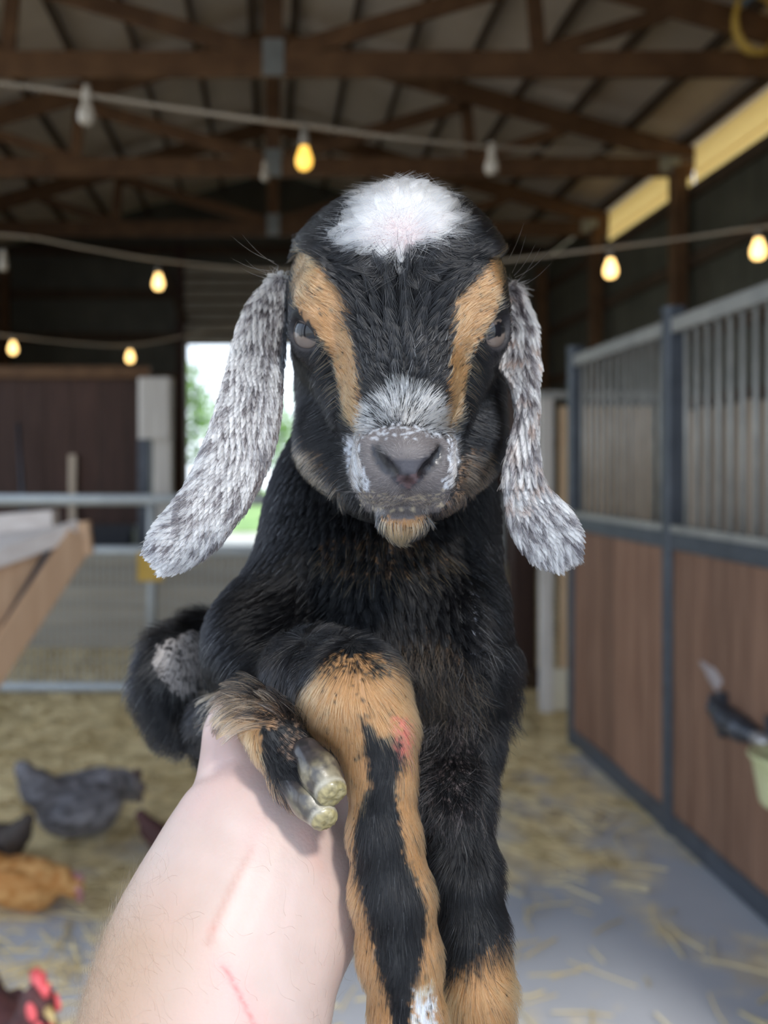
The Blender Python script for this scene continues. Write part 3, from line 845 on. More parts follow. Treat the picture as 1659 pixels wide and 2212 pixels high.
# ================================================================ string lights
M_CORD = mat_plain('tan_cord', (.30, .24, .17), .7)
M_SOCK = mat_plain('socket', (.20, .17, .13), .6)
def mat_bulb(c, e):
    m, nt, b = new_mat('bulb'); b.inputs['Base Color'].default_value = (*c, 1); b.inputs['Emission Color'].default_value = (*c, 1); b.inputs['Emission Strength'].default_value = e
    b.inputs['Roughness'].default_value = .2
    return m
M_LIT = mat_bulb((1.0, .55, .09), 1.0)
M_LIT2 = mat_bulb((1.0, .62, .22), 2.1)
M_FIL = mat_bulb((1.0, .70, .25), 3.0)
M_OFF = mat_plain('dead_bulb', (.42, .36, .28), .25)
def bulb(px, py, Y, lit, label, m=None, drop=.10):
    c = W(px, py, Y); c = Vector(c)
    o = empty('string_bulb', tuple(c), label, 'bulb', 'string light bulbs')
    bm = bmesh.new(); q_ = 1.2 if Y > 4.5 and lit else 1.0
    prof = [(r*q_, z*q_-(q_-1)*.05) for r, z in ((.002, -.042), (.017, -.039), (.027, -.028), (.031, -.012), (.029, .006), (.022, .026), (.0165, .042), (.0145, .05))]
    rings = [[bm.verts.new(c+Vector((r*math.cos(t*math.pi/8), r*math.sin(t*math.pi/8), z))) for t in range(16)] for r, z in prof]
    for a_, b_ in zip(rings, rings[1:]):
        for k in range(16): bm.faces.new((a_[k], a_[(k+1) % 16], b_[(k+1) % 16], b_[k]))
    bm.faces.new(rings[0][::-1]); bm.faces.new(rings[-1])
    bmesh.ops.recalc_face_normals(bm, faces=bm.faces)
    bm_obj('bulb_glass', bm, (m or M_LIT) if lit else M_OFF, o, True)
    tube('socket', [c+Vector((0, 0, .045)), c+Vector((0, 0, .07)), c+Vector((0, 0, drop))], [.018, .019, .012], M_SOCK if lit else M_OFF, o, 10)
def cord(pts, label):
    P_ = [Vector(W(*q)) for q in pts]; out = []
    for i in range(len(P_)-1):
        p0, p1, p2, p3 = P_[max(i-1, 0)], P_[i], P_[i+1], P_[min(i+2, len(P_)-1)]
        for s in range(6):
            f = s/6; out.append(.5*((2*p1)+(p2-p0)*f+(2*p0-5*p1+4*p2-p3)*f*f+(3*p1-p0-3*p2+p3)*f**3))
    out.append(P_[-1])
    return tag(tube('light_cord', out, .009, M_CORD, None, 8), label, 'cord', 'string light cords')
cord([(-500, 120, 2.7), (0, 180, 3.0), (187, 205, 3.1), (420, 240, 3.2), (657, 272, 3.3), (1062, 318, 3.8), (1480, 338, 6.0), (1478, 352, 9.0)], 'slack cord of string lights sagging across the upper frame')
cord([(-400, 500, 5.6), (8, 508, 5.8), (180, 535, 5.9), (342, 562, 6.0), (600, 585, 6.1), (960, 575, 5.6), (1319, 535, 5.0), (1500, 512, 4.8), (1638, 492, 4.6), (2100, 440, 4.2)], 'cord of string lights at brow height behind the head')
cord([(-300, 690, 7.4), (28, 727, 7.6), (150, 740, 7.8), (281, 746, 8.0), (420, 722, 8.2), (560, 690, 8.4)], 'low far cord of string lights at the left')
bulb(657, 343, 3.3, True, 'glowing amber bulb hanging above the crown of the kid', M_LIT, .12)
bulb(187, 245, 3.1, False, 'dead bulb hanging at the upper left')
bulb(573, 378, 5.95, False, 'dead bulb hanging left of the amber bulb')
bulb(1062, 357, 3.8, False, 'dead bulb hanging at the upper right of the kid')
bulb(8, 572, 5.8, False, 'dead bulb at the left edge')
bulb(342, 607, 6.0, True, 'glowing bulb above the pale ribbed door', M_LIT2)
bulb(1319, 578, 5.0, True, 'glowing bulb below the far eave panel', M_LIT2)
bulb(1638, 536, 4.6, True, 'glowing bulb at the right edge', M_LIT2)
bulb(28, 750, 7.6, True, 'glowing bulb low at the left edge', M_LIT2)
bulb(281, 769, 8.0, True, 'glowing bulb low above the pale column', M_LIT2)
# a coil of yellow hose and a blue strap hung from the nearest truss
hz = empty('hose_coil', tuple(W(1640, 20, 6.6)), 'coil of yellow hose hung high at the top right corner', 'hose')
bm = bmesh.new()
c0 = Vector(W(1640, 45, 6.6))
for j in range(4):
    pts_ = [c0+Vector((.20*math.cos(t*.3925+j*.2)*(1-.06*j), .03*j-.04, .26*math.sin(t*.3925+j*.2)*(1-.05*j))) for t in range(17)]
    bm_tube(bm, pts_, .022, 8)
bmesh.ops.recalc_face_normals(bm, faces=bm.faces); bm_obj('coil', bm, M_YEL, hz, True)
tube('strap', [c0+Vector((-.16, -.05, .1)), c0+Vector((0, -.06, .2)), c0+Vector((.0, .1, .30)), c0+Vector((.0, .32, .36))], .025, mat_plain('blue_strap', (.10, .13, .15), .6), hz)

# ================================================================ hens
def hen(name, x, y, rz, s, body_c, dark_c, label, comb=(.55, .07, .07), pose='stand', head_dir=0.0):
    """hen facing +X before the turn rz"""
    root = empty(name, (x, y, 0), label, 'hen')
    b = Blob(); drop = {'stand': 0, 'peck': 0, 'sit': -.13, 'sitpeck': -.13}[pose]
    Z = .24+drop
    b.ell((0, 0, Z), (.155, .095, .105), 'b', .04)
    b.ell((.07, 0, Z-.01), (.095, .082, .095), 'b', .04)
    b.chain([((-.08, 0, Z+.03), .075), ((-.17, 0, Z+.10), .05), ((-.225, 0, Z+.175), .028)], 'tail', .03)
    for sy in (-1, 1): b.ell((-.01, sy*.078, Z+.015), (.125, .03, .07), 'wing', .015, Euler((0, .12, 0)).to_matrix())
    if 'peck' in pose: nk = [((.10, 0, Z+.03), .065), ((.18, 0, Z+.02), .046), ((.225, 0, Z-.02), .036)]
    else: nk = [((.10, 0, Z+.04), .07), ((.155, 0, Z+.12), .045), ((.175, 0, Z+.19), .034)]
    b.chain(nk, 'neck', .03)
    hx = nk[-1][0]
    b.ell((hx[0]+.012, 0, hx[2]+.012), (.040, .030, .032), 'head', .012)
    if 'sit' not in pose:
        for sy in (-1, 1): b.chain([((.01, sy*.05, Z-.06), .05), ((.01, sy*.05, Z-.13), .022)], 'b', .02)
    v, f, n, gi = b.mesh(.009)
    v = v+n*((fbm(v*60, 4, 2)-.5)*.012)[:, None]
    T = Matrix.Translation((x, y, 0)) @ Matrix.Rotation(rz, 4, 'Z') @ Matrix.Scale(s, 4)
    gn_ = np.array(b.groups)[gi]
    col = np.tile(np.array(body_c), (len(v), 1)); nz = fbm(v*np.array([30, 45, 45]), 8, 3)[:, None]
    col = col*(1-np.clip((nz-.42)*5, 0, 1))+np.array(dark_c)*np.clip((nz-.42)*5, 0, 1)
    m = (gn_ == 'tail') | ((gn_ == 'wing') & (v[:, 2] > Z+.01)); col[m] = col[m]*.45+np.array(dark_c)*.55
    me = mesh_from('body', v, f); set_cols(me, col); me.transform(T); link('body', me, M_HEN, root, True)
    def part(nm, bm, mat):
        bmesh.ops.recalc_face_normals(bm, faces=bm.faces); me = bpy.data.meshes.new(nm); bm.to_mesh(me); bm.free(); me.transform(T); return link(nm, me, mat, root, True)
    cm = mat_plain('comb_red', comb, .5)
    # comb with points
    bm = bmesh.new(); prof = [(-.03, .03), (-.035, .055), (-.02, .045), (-.012, .07), (.0, .05), (.012, .072), (.022, .048), (.036, .058), (.034, .028)]
    a_ = [bm.verts.new((hx[0]+.012+q[0], -.006, hx[2]+.008+q[1])) for q in prof]; c_ = [bm.verts.new((hx[0]+.012+q[0], .006, hx[2]+.008+q[1])) for q in prof]
    bm.faces.new(a_); bm.faces.new(c_[::-1])
    for i in range(len(prof)): bm.faces.new((a_[i], c_[i], c_[(i+1) % len(prof)], a_[(i+1) % len(prof)]))
    part('comb', bm, cm)
    wt_ = Blob()
    for sy in (-1, 1): wt_.ell((hx[0]+.034, sy*.013, hx[2]-.028), (.012, .007, .024), 'w', .004); wt_.ell((hx[0]+.026, sy*.026, hx[2]+.010), (.022, .007, .018), 'w', .004)
    v2_, f2_, _, _ = wt_.mesh(.003); me = mesh_from('wattle', v2_, f2_); me.transform(T); link('wattle', me, cm, root, True)
    bm = bmesh.new(); bm_tube(bm, [(hx[0]+.045, 0, hx[2]+.012), (hx[0]+.062, 0, hx[2]+.008), (hx[0]+.078, 0, hx[2]-.002)], [.012, .008, .002], 8); part('beak', bm, M_BEAK)
    if 'sit' not in pose:
        for sy in (-1, 1):
            bm = bmesh.new(); bm_tube(bm, [(.01, sy*.05, Z-.12), (.0, sy*.05, .06), (.005, sy*.05, .012)], [.011, .009, .009], 8)
            for q in (-.4, 0, .4): bm_tube(bm, [(.005, sy*.05, .012), (.06*math.cos(q), sy*.05+.06*math.sin(q), .006)], [.007, .004], 6)
            bm_tube(bm, [(.005, sy*.05, .012), (-.03, sy*.05, .006)], [.006, .004], 6)
            part('leg', bm, M_BEAK)
M_HEN = mat_attr('hen_feathers', rough=.7, spec=.3, noise=80.0)
M_BEAK = mat_plain('beak_horn', (.45, .33, .14), .5)
def at(px, Y): return (px-VX)/F*Y, Y
hx_, hy_ = at(172, 3.62); hen('hen', hx_, hy_, .85, 1.2, (.33, .32, .35), (.12, .115, .125), 'plump slate-grey hen sitting in the straw with its tail raised', (.16, .11, .12), pose='sitpeck')
hx_, hy_ = at(-15, 3.30); hen('hen', hx_, hy_, 2.6, .82, (.10, .075, .065), (.05, .04, .035), 'dark brown hen half cut by the left edge beside the grey hen', pose='sit')
hx_, hy_ = at(45, 3.02); hen('hen', hx_, hy_, -.05, .80, (.68, .36, .13), (.48, .20, .05), 'orange-buff hen stooping with its pink face to the right', (.50, .22, .22), pose='sitpeck')
hx_, hy_ = at(0, 1.90); hen('hen', hx_, hy_, -.85, 1.0, (.080, .030, .030), (.045, .018, .020), 'near dark red hen with a bright red comb at the bottom left', (.70, .10, .11))
hx_, hy_ = at(395, 3.30); hen('hen', hx_, hy_, -.1, .72, (.12, .05, .045), (.06, .028, .026), 'small dark red hen mostly hidden behind the forearm', pose='sit')
# ================================================================ the kid goat
BLACK = np.array([0.0035, 0.0035, 0.0042]); TAN = np.array([0.43, 0.225, 0.092]); WHITE = np.array([0.86, 0.89, 0.95])
GREY = np.array([0.17, 0.148, 0.145]); PINK = np.array([0.62, 0.36, 0.31]); BROWN = np.array([0.10, 0.055, 0.03])

def mat_fur():
    m = bpy.data.materials.new('fur_hair'); m.use_nodes = True
    nt = m.node_tree; nt.nodes.clear()
    out = nt.nodes.new('ShaderNodeOutputMaterial'); h = nt.nodes.new('ShaderNodeBsdfHairPrincipled')
    h.model = 'CHIANG'; h.parametrization = 'COLOR'
    h.inputs['Roughness'].default_value = 0.21; h.inputs['Radial Roughness'].default_value = 0.40
    h.inputs['IOR'].default_value = 1.43; h.inputs['Coat'].default_value = 0.0
    h.inputs['Random Roughness'].default_value = 0.2
    a = nt.nodes.new('ShaderNodeAttribute'); a.attribute_name = 'fur_color'
    s_ = nt.nodes.new('ShaderNodeAttribute'); s_.attribute_name = 'sheen'
    r_ = nt.nodes.new('ShaderNodeMapRange'); r_.inputs[3].default_value = 1.27; r_.inputs[4].default_value = 1.54
    nt.links.new(s_.outputs['Fac'], r_.inputs[0]); nt.links.new(r_.outputs[0], h.inputs['IOR'])
    nt.links.new(a.outputs['Color'], h.inputs['Color']); nt.links.new(h.outputs[0], out.inputs[0])
    return m
M_FUR = mat_fur()
M_SKIN = mat_attr('goat_skin', rough=0.6, spec=0.4, noise=900.0, gloss=True)
M_HOOF = mat_attr('hoof_horn', rough=0.32, spec=0.6, noise=260.0, coat=0.25)

kid = empty('goat_kid', tuple(W(780, 1450, 0.42)), 'black and tan kid goat with white crown and speckled drooping ears, held up', 'goat')

def R(px, Y): return px*Y/F

g = Blob()
def E(px, py, Y, rx, ry, rz, grp, k=0.008, rot=None, op='+'): g.ell(W(px, py, Y), (R(rx, Y), rz, R(ry, Y)), grp, k, rot, op)
def C(pts, grp, k=0.008, op='+'): g.chain([(W(x, y, Y), R(r, Y)) for x, y, Y, r in pts], grp, k, op)
from mathutils import Euler
# trunk, neck, shoulders
C([(790, 1440, .455, 235), (750, 1450, .56, 205), (720, 1470, .64, 170)], 'body', .02)
E(768, 1405, .425, 290, 212, .06, 'body', .02)
C([(855, 900, .43, 175), (822, 1120, .435, 222), (808, 1250, .43, 250)], 'body', .02)
E(600, 1400, .405, 135, 125, .045, 'body', .02)
E(972, 1400, .405, 88, 190, .045, 'body', .02)
# hind quarter and tucked hind leg at the left
C([(620, 1440, .58, 120), (440, 1390, .49, 60), (365, 1420, .465, 48), (345, 1490, .455, 46), (380, 1550, .455, 50), (450, 1590, .46, 52)], 'hind', .012)
E(400, 1470, .475, 60, 85, .022, 'hind', .012)
# the hind foot reaching forward past the wrist, ending in the cloven hoof
C([(470, 1585, .45, 56), (520, 1545, .385, 54), (566, 1545, .348, 52), (600, 1600, .330, 52), (640, 1672, .322, 50), (656, 1700, .320, 42)], 'foot', .006)
C([(636, 1650, .322, 44), (684, 1668, .3135, 34)], 'foot', .004)
C([(640, 1690, .322, 42), (672, 1730, .3145, 31)], 'foot', .004)
# other hind leg, folded under the belly out of sight
C([(900, 1470, .60, 110), (930, 1540, .55, 70), (935, 1600, .60, 45), (940, 1640, .62, 34), (930, 1640, .55, 30), (925, 1650, .50, 30)], 'hindfar', .01)
# left foreleg: forearm, knee, cannon
C([(600, 1440, .395, 100), (690, 1465, .350, 94), (765, 1490, .334, 90)], 'forearm', .004)
E(765, 1505, .328, 100, 100, .020, 'legA', .010)
C([(770, 1490, .330, 92), (815, 1580, .322, 72), (825, 1680, .318, 60), (830, 1800, .316, 66), (846, 1930, .314, 78), (862, 2060, .313, 78), (880, 2200, .312, 70), (888, 2330, .311, 64), (892, 2420, .309, 74), (900, 2520, .306, 66)], 'legA', .008)
# right foreleg hanging down
C([(1000, 1440, .41, 95), (990, 1600, .375, 76), (978, 1720, .355, 68), (995, 1880, .345, 66), (1015, 2010, .34, 62), (1032, 2130, .337, 60), (1040, 2260, .335, 58), (1044, 2360, .333, 54), (1050, 2440, .331, 64), (1052, 2530, .328, 56)], 'legB', .010)
# head
E(852, 650, .385, 232, 212, .052, 'head', .008)
E(853, 735, .366, 206, 112, .038, 'head', .014)
E(868, 560, .352, 120, 110, .024, 'head', .02)
C([(862, 700, .352, 135), (868, 850, .331, 98), (870, 950, .322, 84)], 'head', .012)
C([(728, 850, .385, 78), (742, 960, .375, 78), (796, 1050, .352, 66)], 'head', .014)
C([(1005, 850, .385, 74), (985, 960, .375, 78), (940, 1050, .352, 64)], 'head', .014)
C([(866, 1000, .365, 105), (866, 1095, .338, 52)], 'head', .012)
C([(724, 770, .360, 42), (772, 880, .346, 46)], 'head', .014)
C([(1004, 770, .361, 42), (962, 880, .346, 46)], 'head', .014)
E(690, 640, .352, 46, 72, .016, 'head', .012, Euler((0, .35, 0)).to_matrix())
E(1032, 640, .352, 44, 72, .016, 'head', .012, Euler((0, -.35, 0)).to_matrix())
# muzzle: lips, chin, nose pad, nostril wings
E(870, 985, .318, 96, 78, .022, 'head', .010)
E(820, 1040, .319, 56, 50, .016, 'head', .008)
E(922, 1040, .319, 54, 50, .016, 'head', .008)
E(870, 1118, .3275, 52, 28, .012, 'head', .004)
E(868, 1138, .333, 34, 24, .011, 'head', .006)
E(877, 985, .3025, 54, 36, .009, 'head', .005)
C([(795, 962, .308, 20), (812, 1010, .306, 17), (850, 1044, .302, 13)], 'head', .005)
C([(958, 962, .308, 18), (944, 1008, .306, 16), (906, 1044, .302, 13)], 'head', .005)
E(879, 1022, .300, 34, 22, .006, 'head', .004)
C([(806, 966, .3010, 7), (816, 992, .2985, 14), (834, 1012, .2965, 14), (852, 1022, .2955, 7)], 'cut', .002, '-')
C([(950, 970, .3015, 6), (942, 992, .2988, 12), (926, 1010, .2968, 12), (908, 1022, .2958, 6)], 'cut', .002, '-')
C([(879, 1034, .2945, 3), (880, 1052, .2975, 5), (881, 1092, .3015, 4)], 'cut', .003, '-')
C([(776, 1080, .318, 4), (815, 1102, .307, 6), (868, 1112, .304, 6), (915, 1104, .307, 6), (950, 1080, .318, 4)], 'cut', .003, '-')
# eye sockets
EYES = []
for ex, ey, eY, sg in ((686, 722, .3505, -1), (1037, 720, .3515, 1)):
    c = W(ex, ey, eY); r = 0.0098
    d = np.array([sg*.60, -.80, .05]); d /= np.linalg.norm(d)
    g.ell(c, (r*1.10,)*3, 'lid', .007)
    rot = Vector(d).to_track_quat('-Y', 'Z').to_matrix() @ Euler((0, -sg*.42, 0)).to_matrix()
    EYES.append((c, r, d, sg, np.array(rot)))
    g.ell(c+d*r*1.05, (r*.90, r*.74, r*.74), 'cut', .0015, rot, '-')

# upper lids and brows folding over the inner half of each eye
C([(655, 676, .3455, 17), (688, 692, .3405, 19), (708, 740, .3405, 17)], 'head', .004)
C([(1068, 676, .3465, 17), (1034, 692, .3415, 19), (1014, 740, .3415, 17)], 'head', .004)
gv, gf, gn, gg = g.mesh(0.00135)
gname = np.array(g.groups)[gg]
gx, gy = to_px(gv)

# ---- markings, as outlines on the animal's own front
P_TANL = [(638,545),(668,548),(690,570),(720,610),(745,640),(758,665),(752,700),(768,740),(778,800),(780,850),(778,900),(775,938),(760,925),(745,900),(735,860),(728,820),(715,770),(695,740),(680,715),(660,690),(640,665),(630,640),(633,590)]
P_TANR = [(1065,550),(1085,570),(1088,610),(1083,650),(1068,690),(1050,720),(1030,745),(1015,770),(1010,810),(1003,850),(998,890),(985,920),(970,940),(965,910),(968,870),(965,820),(970,770),(972,720),(970,680),(975,655),(1000,630),(1030,600),(1050,575)]
P_CROWN = [(728,512),(765,482),(785,445),(810,405),(860,370),(915,380),(945,425),(980,460),(998,480),(960,495),(945,512),(900,526),(870,548),(845,542),(800,530),(760,528)]
P_SADDLE = [(865,815),(900,838),(940,855),(968,885),(966,925),(955,948),(900,925),(875,920),(820,925),(778,945),(772,915),(782,880),(820,855),(842,835)]
P_MUZ = [(775,935),(870,905),(965,938),(985,990),(980,1050),(955,1100),(868,1130),(790,1100),(755,1050),(745,980)]
P_EDGEL = [(745,945),(775,940),(775,985),(800,1060),(770,1060),(748,1000)]
P_EDGER = [(968,935),(990,945),(992,1010),(970,1060),(958,1050),(968,990)]
P_NOSE = [(804,958),(818,978),(848,990),(880,993),(915,988),(938,974),(950,960),(953,990),(925,1020),(900,1048),(880,1060),(850,1040),(820,1015),(804,985)]
P_NPINK = [(850,1020),(868,1026),(890,1026),(908,1020),(904,1036),(882,1056),(862,1044)]
P_CHIN = [(822,1116),(868,1126),(925,1110),(915,1135),(885,1158),(850,1172),(830,1148)]
P_JAWL = [(640,940),(690,970),(720,1040),(745,1090),(720,1100),(660,1050),(640,1000)]
P_JAWR = [(1000,985),(1040,960),(1055,1010),(1030,1070),(975,1120),(950,1115),(985,1060)]
P_STRIPE = [(778,1540),(800,1575),(832,1600),(865,1590),(872,1640),(852,1690),(860,1750),(872,1850),(900,1900),(917,1950),(920,2020),(905,2090),(890,2150),(882,2230),(880,2320),(850,2320),(848,2212),(838,2150),(808,2050),(788,1950),(768,1880),(763,1800),(780,1740),(803,1690),(785,1620)]
P_SORE = [(842,1555),(872,1545),(886,1580),(882,1640),(862,1640),(850,1600)]
P_FETWHITE = [(895,2140),(935,2120),(945,2200),(930,2300),(890,2300)]
P_FOOTTAN = [(500,1500),(560,1560),(566,1650),(600,1720),(700,1800),(640,1800),(540,1700),(510,1600)]
P_BLOBWHITE = [(340,1395),(420,1360),(460,1395),(470,1480),(450,1515),(395,1508),(350,1475),(328,1430)]

def colour(p, x, y, grp, hair):
    """fur colour (hair=True: every strand its own) or skin colour"""
    n = len(p)
    w = 10.0 if hair else 5.0
    xj = x+RNG.normal(size=n)*w*.55; yj = y+RNG.normal(size=n)*w*.55
    c = np.tile(BLACK, (n, 1)); rnd = RNG.random(n)
    hd = (grp == 'head') | (grp == 'lid') | (grp == 'cut')
    fr = hd & (p[:, 1] < .43)
    def put(m, col, share=1.0, dark=None):
        mm = m & (rnd < share)
        c[mm] = col
        if dark is not None: c[m & ~mm] = dark
    put(fr & (in_poly(xj, yj, P_JAWL) | in_poly(xj, yj, P_JAWR)), TAN*.6+.05, .55)
    put(fr & in_poly(xj, yj, P_MUZ), GREY*.9, .75 if hair else 1, np.array([.33, .27, .25]))
    put(fr & (in_poly(xj, yj, P_EDGEL) | in_poly(xj, yj, P_EDGER)), WHITE*.9, .62, GREY*.7)
    put(fr & (in_poly(xj, yj, P_TANL) | in_poly(xj, yj, P_TANR)), TAN, .97)
    put(fr & in_poly(xj, yj, P_SADDLE), WHITE*1.06, .88 if hair else .0, BLACK*2)
    put(fr & (y > 885) & (y < 965) & in_poly(xj, yj, P_MUZ) & (rnd < np.clip((955-y)/70, 0, .3)), WHITE*.6)
    put(fr & in_poly(xj, yj, P_CHIN), TAN*1.15, .9)
    put(fr & (np.abs(y-1088+((x-868)/26)**2) < 20) & (np.abs(x-868) < 92), np.array([.5, .42, .3]), .22)
    if hair: put(hd & in_poly(xj, yj, P_CROWN), WHITE*1.05)
    else:
        cr = hd & in_poly(xj, yj, P_CROWN); c[cr] = PINK*.55+WHITE*.40
        m = fr & in_poly(x, y, P_NOSE); c[m] = np.array([.072, .068, .080])
        m = fr & in_poly(x, y, P_NPINK); c[m] = np.array([.17, .105, .110])
        pass
        c[grp == 'lid'] = np.array([.022, .018, .02])
    bd = grp == 'body'
    put(bd & (((x-830)/150)**2+((y-1200)/55)**2 < 1.0) & (y > 1130), TAN*.55, .22)
    put(bd & (((x-905)/120)**2+((y-1500)/150)**2 < 1.0), TAN*.30+.03, .40)
    put((bd | (grp == 'legB')) & (y > 1500) & (y < 1800) & (x > 870) & (x < 1020), np.array([.24, .18, .17]), .16)
    put(bd & (np.abs(x-1075) < 60) & (y > 1150) & (y < 1420), np.array([.35, .37, .42]), .10)
    lA = grp == 'legA'
    put(lA, TAN, .97)
    fo = lA | (grp == 'forearm')
    up_ = (yj < 1408) | (yj < 1520-(xj-628)*1.2)
    put(fo & ~up_, TAN, .96)
    put(fo & up_, BLACK*1.2)
    put(fo & (yj < 1470) & (rnd < np.clip((1475-y)/90, 0, .75)), BLACK*1.3)
    front = p[:, 1] < .33
    put(lA & front & in_poly(xj, yj, P_STRIPE), BLACK*1.4, .97)
    sm = lA & front & in_poly(xj+RNG.normal(size=n)*5, yj, P_SORE)
    put(sm, np.array([.62, .17, .13]), .72)
    put(lA & in_poly(xj, yj, P_FETWHITE), WHITE*.8, .8)
    lB = grp == 'legB'
    edge = 2118-(xj-960)*.62+RNG.normal(size=n)*16
    put(lB & (y > edge), TAN*1.05, .97)
    ft = grp == 'foot'
    put(ft, BLACK*1.4)
    put(ft & in_poly(xj, yj, P_FOOTTAN), TAN, .97)
    put(ft & (y < 1575) & (x > 470) & (x < 610) & (fbm(p*330, 12, 2) > .5), TAN*.85+.06, .85)
    put(ft & (x > 600) & (y < 1640) & (rnd < .3), np.array([.2, .13, .09]))
    hn = (grp == 'hind')
    put(hn & (p[:, 1] < .48) & in_poly(xj, yj, P_BLOBWHITE), np.array([.55, .49, .45]), .80)
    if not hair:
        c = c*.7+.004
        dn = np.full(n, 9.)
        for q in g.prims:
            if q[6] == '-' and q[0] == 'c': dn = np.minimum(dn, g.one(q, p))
        k_ = np.clip(1.25-dn/.0014, 0, 1)[:, None]; c = c*(1-k_*.9)+np.array([.006, .005, .006])*k_*.9  # paints crease shade into nostrils, lip cleft and mouth line
    return c

me = mesh_from('body', gv, gf)
gl = np.where((gname == 'head') & (gv[:, 1] < .33) & in_poly(gx, gy, P_NOSE), 1.0, 0.0)
at_ = me.attributes.new('gloss', 'FLOAT', 'POINT'); at_.data.foreach_set('value', gl.astype(np.float32))
set_cols(me, colour(gv, gx, gy, gname, False))
body = link('body', me, M_SKIN, kid, True)

# ---- eyes
def mat_eye():
    m, nt, b = new_mat('goat_eye')
    a = nt.nodes.new('ShaderNodeAttribute'); a.attribute_name = 'Col'
    nt.links.new(a.outputs['Color'], b.inputs['Base Color'])
    b.inputs['Roughness'].default_value = 0.4; b.inputs['Coat Weight'].default_value = .8; b.inputs['Coat Roughness'].default_value = 0.02
    b.inputs['Specular IOR Level'].default_value = 0.1
    return m
M_EYE = mat_eye()
for c, r, d, sg, _ in EYES:
    bm = bmesh.new(); bmesh.ops.create_icosphere(bm, subdivisions=5, radius=r)
    q = Vector(d).to_track_quat('-Y', 'Z').to_matrix() @ Euler((0, -sg*.42, 0)).to_matrix()
    lo = np.array([v.co[:] for v in bm.verts])/r
    col = np.tile(np.array([.15, .115, .095]), (len(lo), 1))
    rad = np.hypot(lo[:, 0], lo[:, 2])
    col[rad > .72] = (.05, .04, .04)
    col[(rad > .80) & (lo[:, 2] < .1)] = (.40, .36, .35)
    pup = (np.abs(lo[:, 2]) < .27-.08*np.abs(lo[:, 0])) & (np.abs(lo[:, 0]) < .60)
    col[pup] = (.006, .006, .008)
    for v in bm.verts: v.co = q @ v.co
    me = bpy.data.meshes.new('eye'); bm.to_mesh(me); bm.free()
    me.transform(Matrix.Translation(Vector(c)))
    set_cols(me, col)
    link('eye', me, M_EYE, kid, True)

# ---- the two claws of the hoof that shows, and the hooves below the frame
def claw(a, b, ra, rb, nrm, depth, squash=None):
    h = Blob(); mid = a*.45+b*.55
    h.cone(a, mid, ra, rb*1.0, 'h', .004); h.cone(mid, b, rb*1.02, rb*.93, 'h', .004)
    n = np.array(nrm, float); n /= np.linalg.norm(n)
    h.ell(b+n*(rb*depth+.02), (.02, .02, .02), 'cut', .0025, None, '-')
    v, f, nn, gi = h.mesh(.0009)
    along = ((v-a) @ (b-a))/((b-a) @ (b-a))
    sole = ((v-b) @ n)/rb
    v = v+nn*((np.clip(sole-depth*.35, 0, .3)/.3)*(fbm(v*780, 21, 3)-.5)*.0017)[:, None]
    wall = np.array([.050, .042, .045]); rim = np.array([.50, .46, .36]); pad = np.array([.30, .25, .12])
    t = np.clip((along-.15)/.5, 0, 1)[:, None]
    col = np.array([.020, .018, .018])*(1-t)+np.array([.17, .145, .095])*t
    nz = fbm(v*260, 3)[:, None]
    col = col*(.55+.9*nz)
    dk = np.clip((fbm(v*210, 9)[:, None]-.47)*9, 0, 1); col = col*(1-dk*.8)+wall*.6*dk*.8
    col = col*(.6+.8*fbm(v*900, 17, 2)[:, None])
    so = sole+(nz[:, 0]-.5)*.22
    wp = np.clip((so-depth*.40)/.12, 0, 1)[:, None]; wr = np.exp(-((so-depth*.28)/.13)**2)[:, None]
    col = col*(1-wr*.8)+rim*(.5+.5*nz)*wr*.8
    pn = fbm(v*950, 15, 3)[:, None]
    col = col*(1-wp)+pad*(.15+1.5*pn)*wp
    me = mesh_from('hoof', v, f); set_cols(me, col)
    return link('hoof', me, M_HOOF, kid, True)
sn = (.34, -.80, -.48)
tag(claw(W(630, 1690, .3175), W(697, 1762, .3072), R(34, .32), R(35, .3095), sn, .62), 'lower claw of the cloven hoof, worn olive sole')
tag(claw(W(664, 1628, .3175), W(712, 1704, .3062), R(34, .32), R(40, .3065), sn, .62), 'upper claw of the cloven hoof, worn olive sole')
for x, Y in ((880, .306), (922, .306)): claw(W(x, 2520, Y), W(x, 2620, Y-.002), R(36, Y), R(34, Y), (0, -.1, -1), .7)
for x, Y in ((1034, .328), (1072, .328)): claw(W(x, 2530, Y), W(x, 2620, Y-.002), R(34, Y), R(30, Y), (0, -.1, -1), .7)

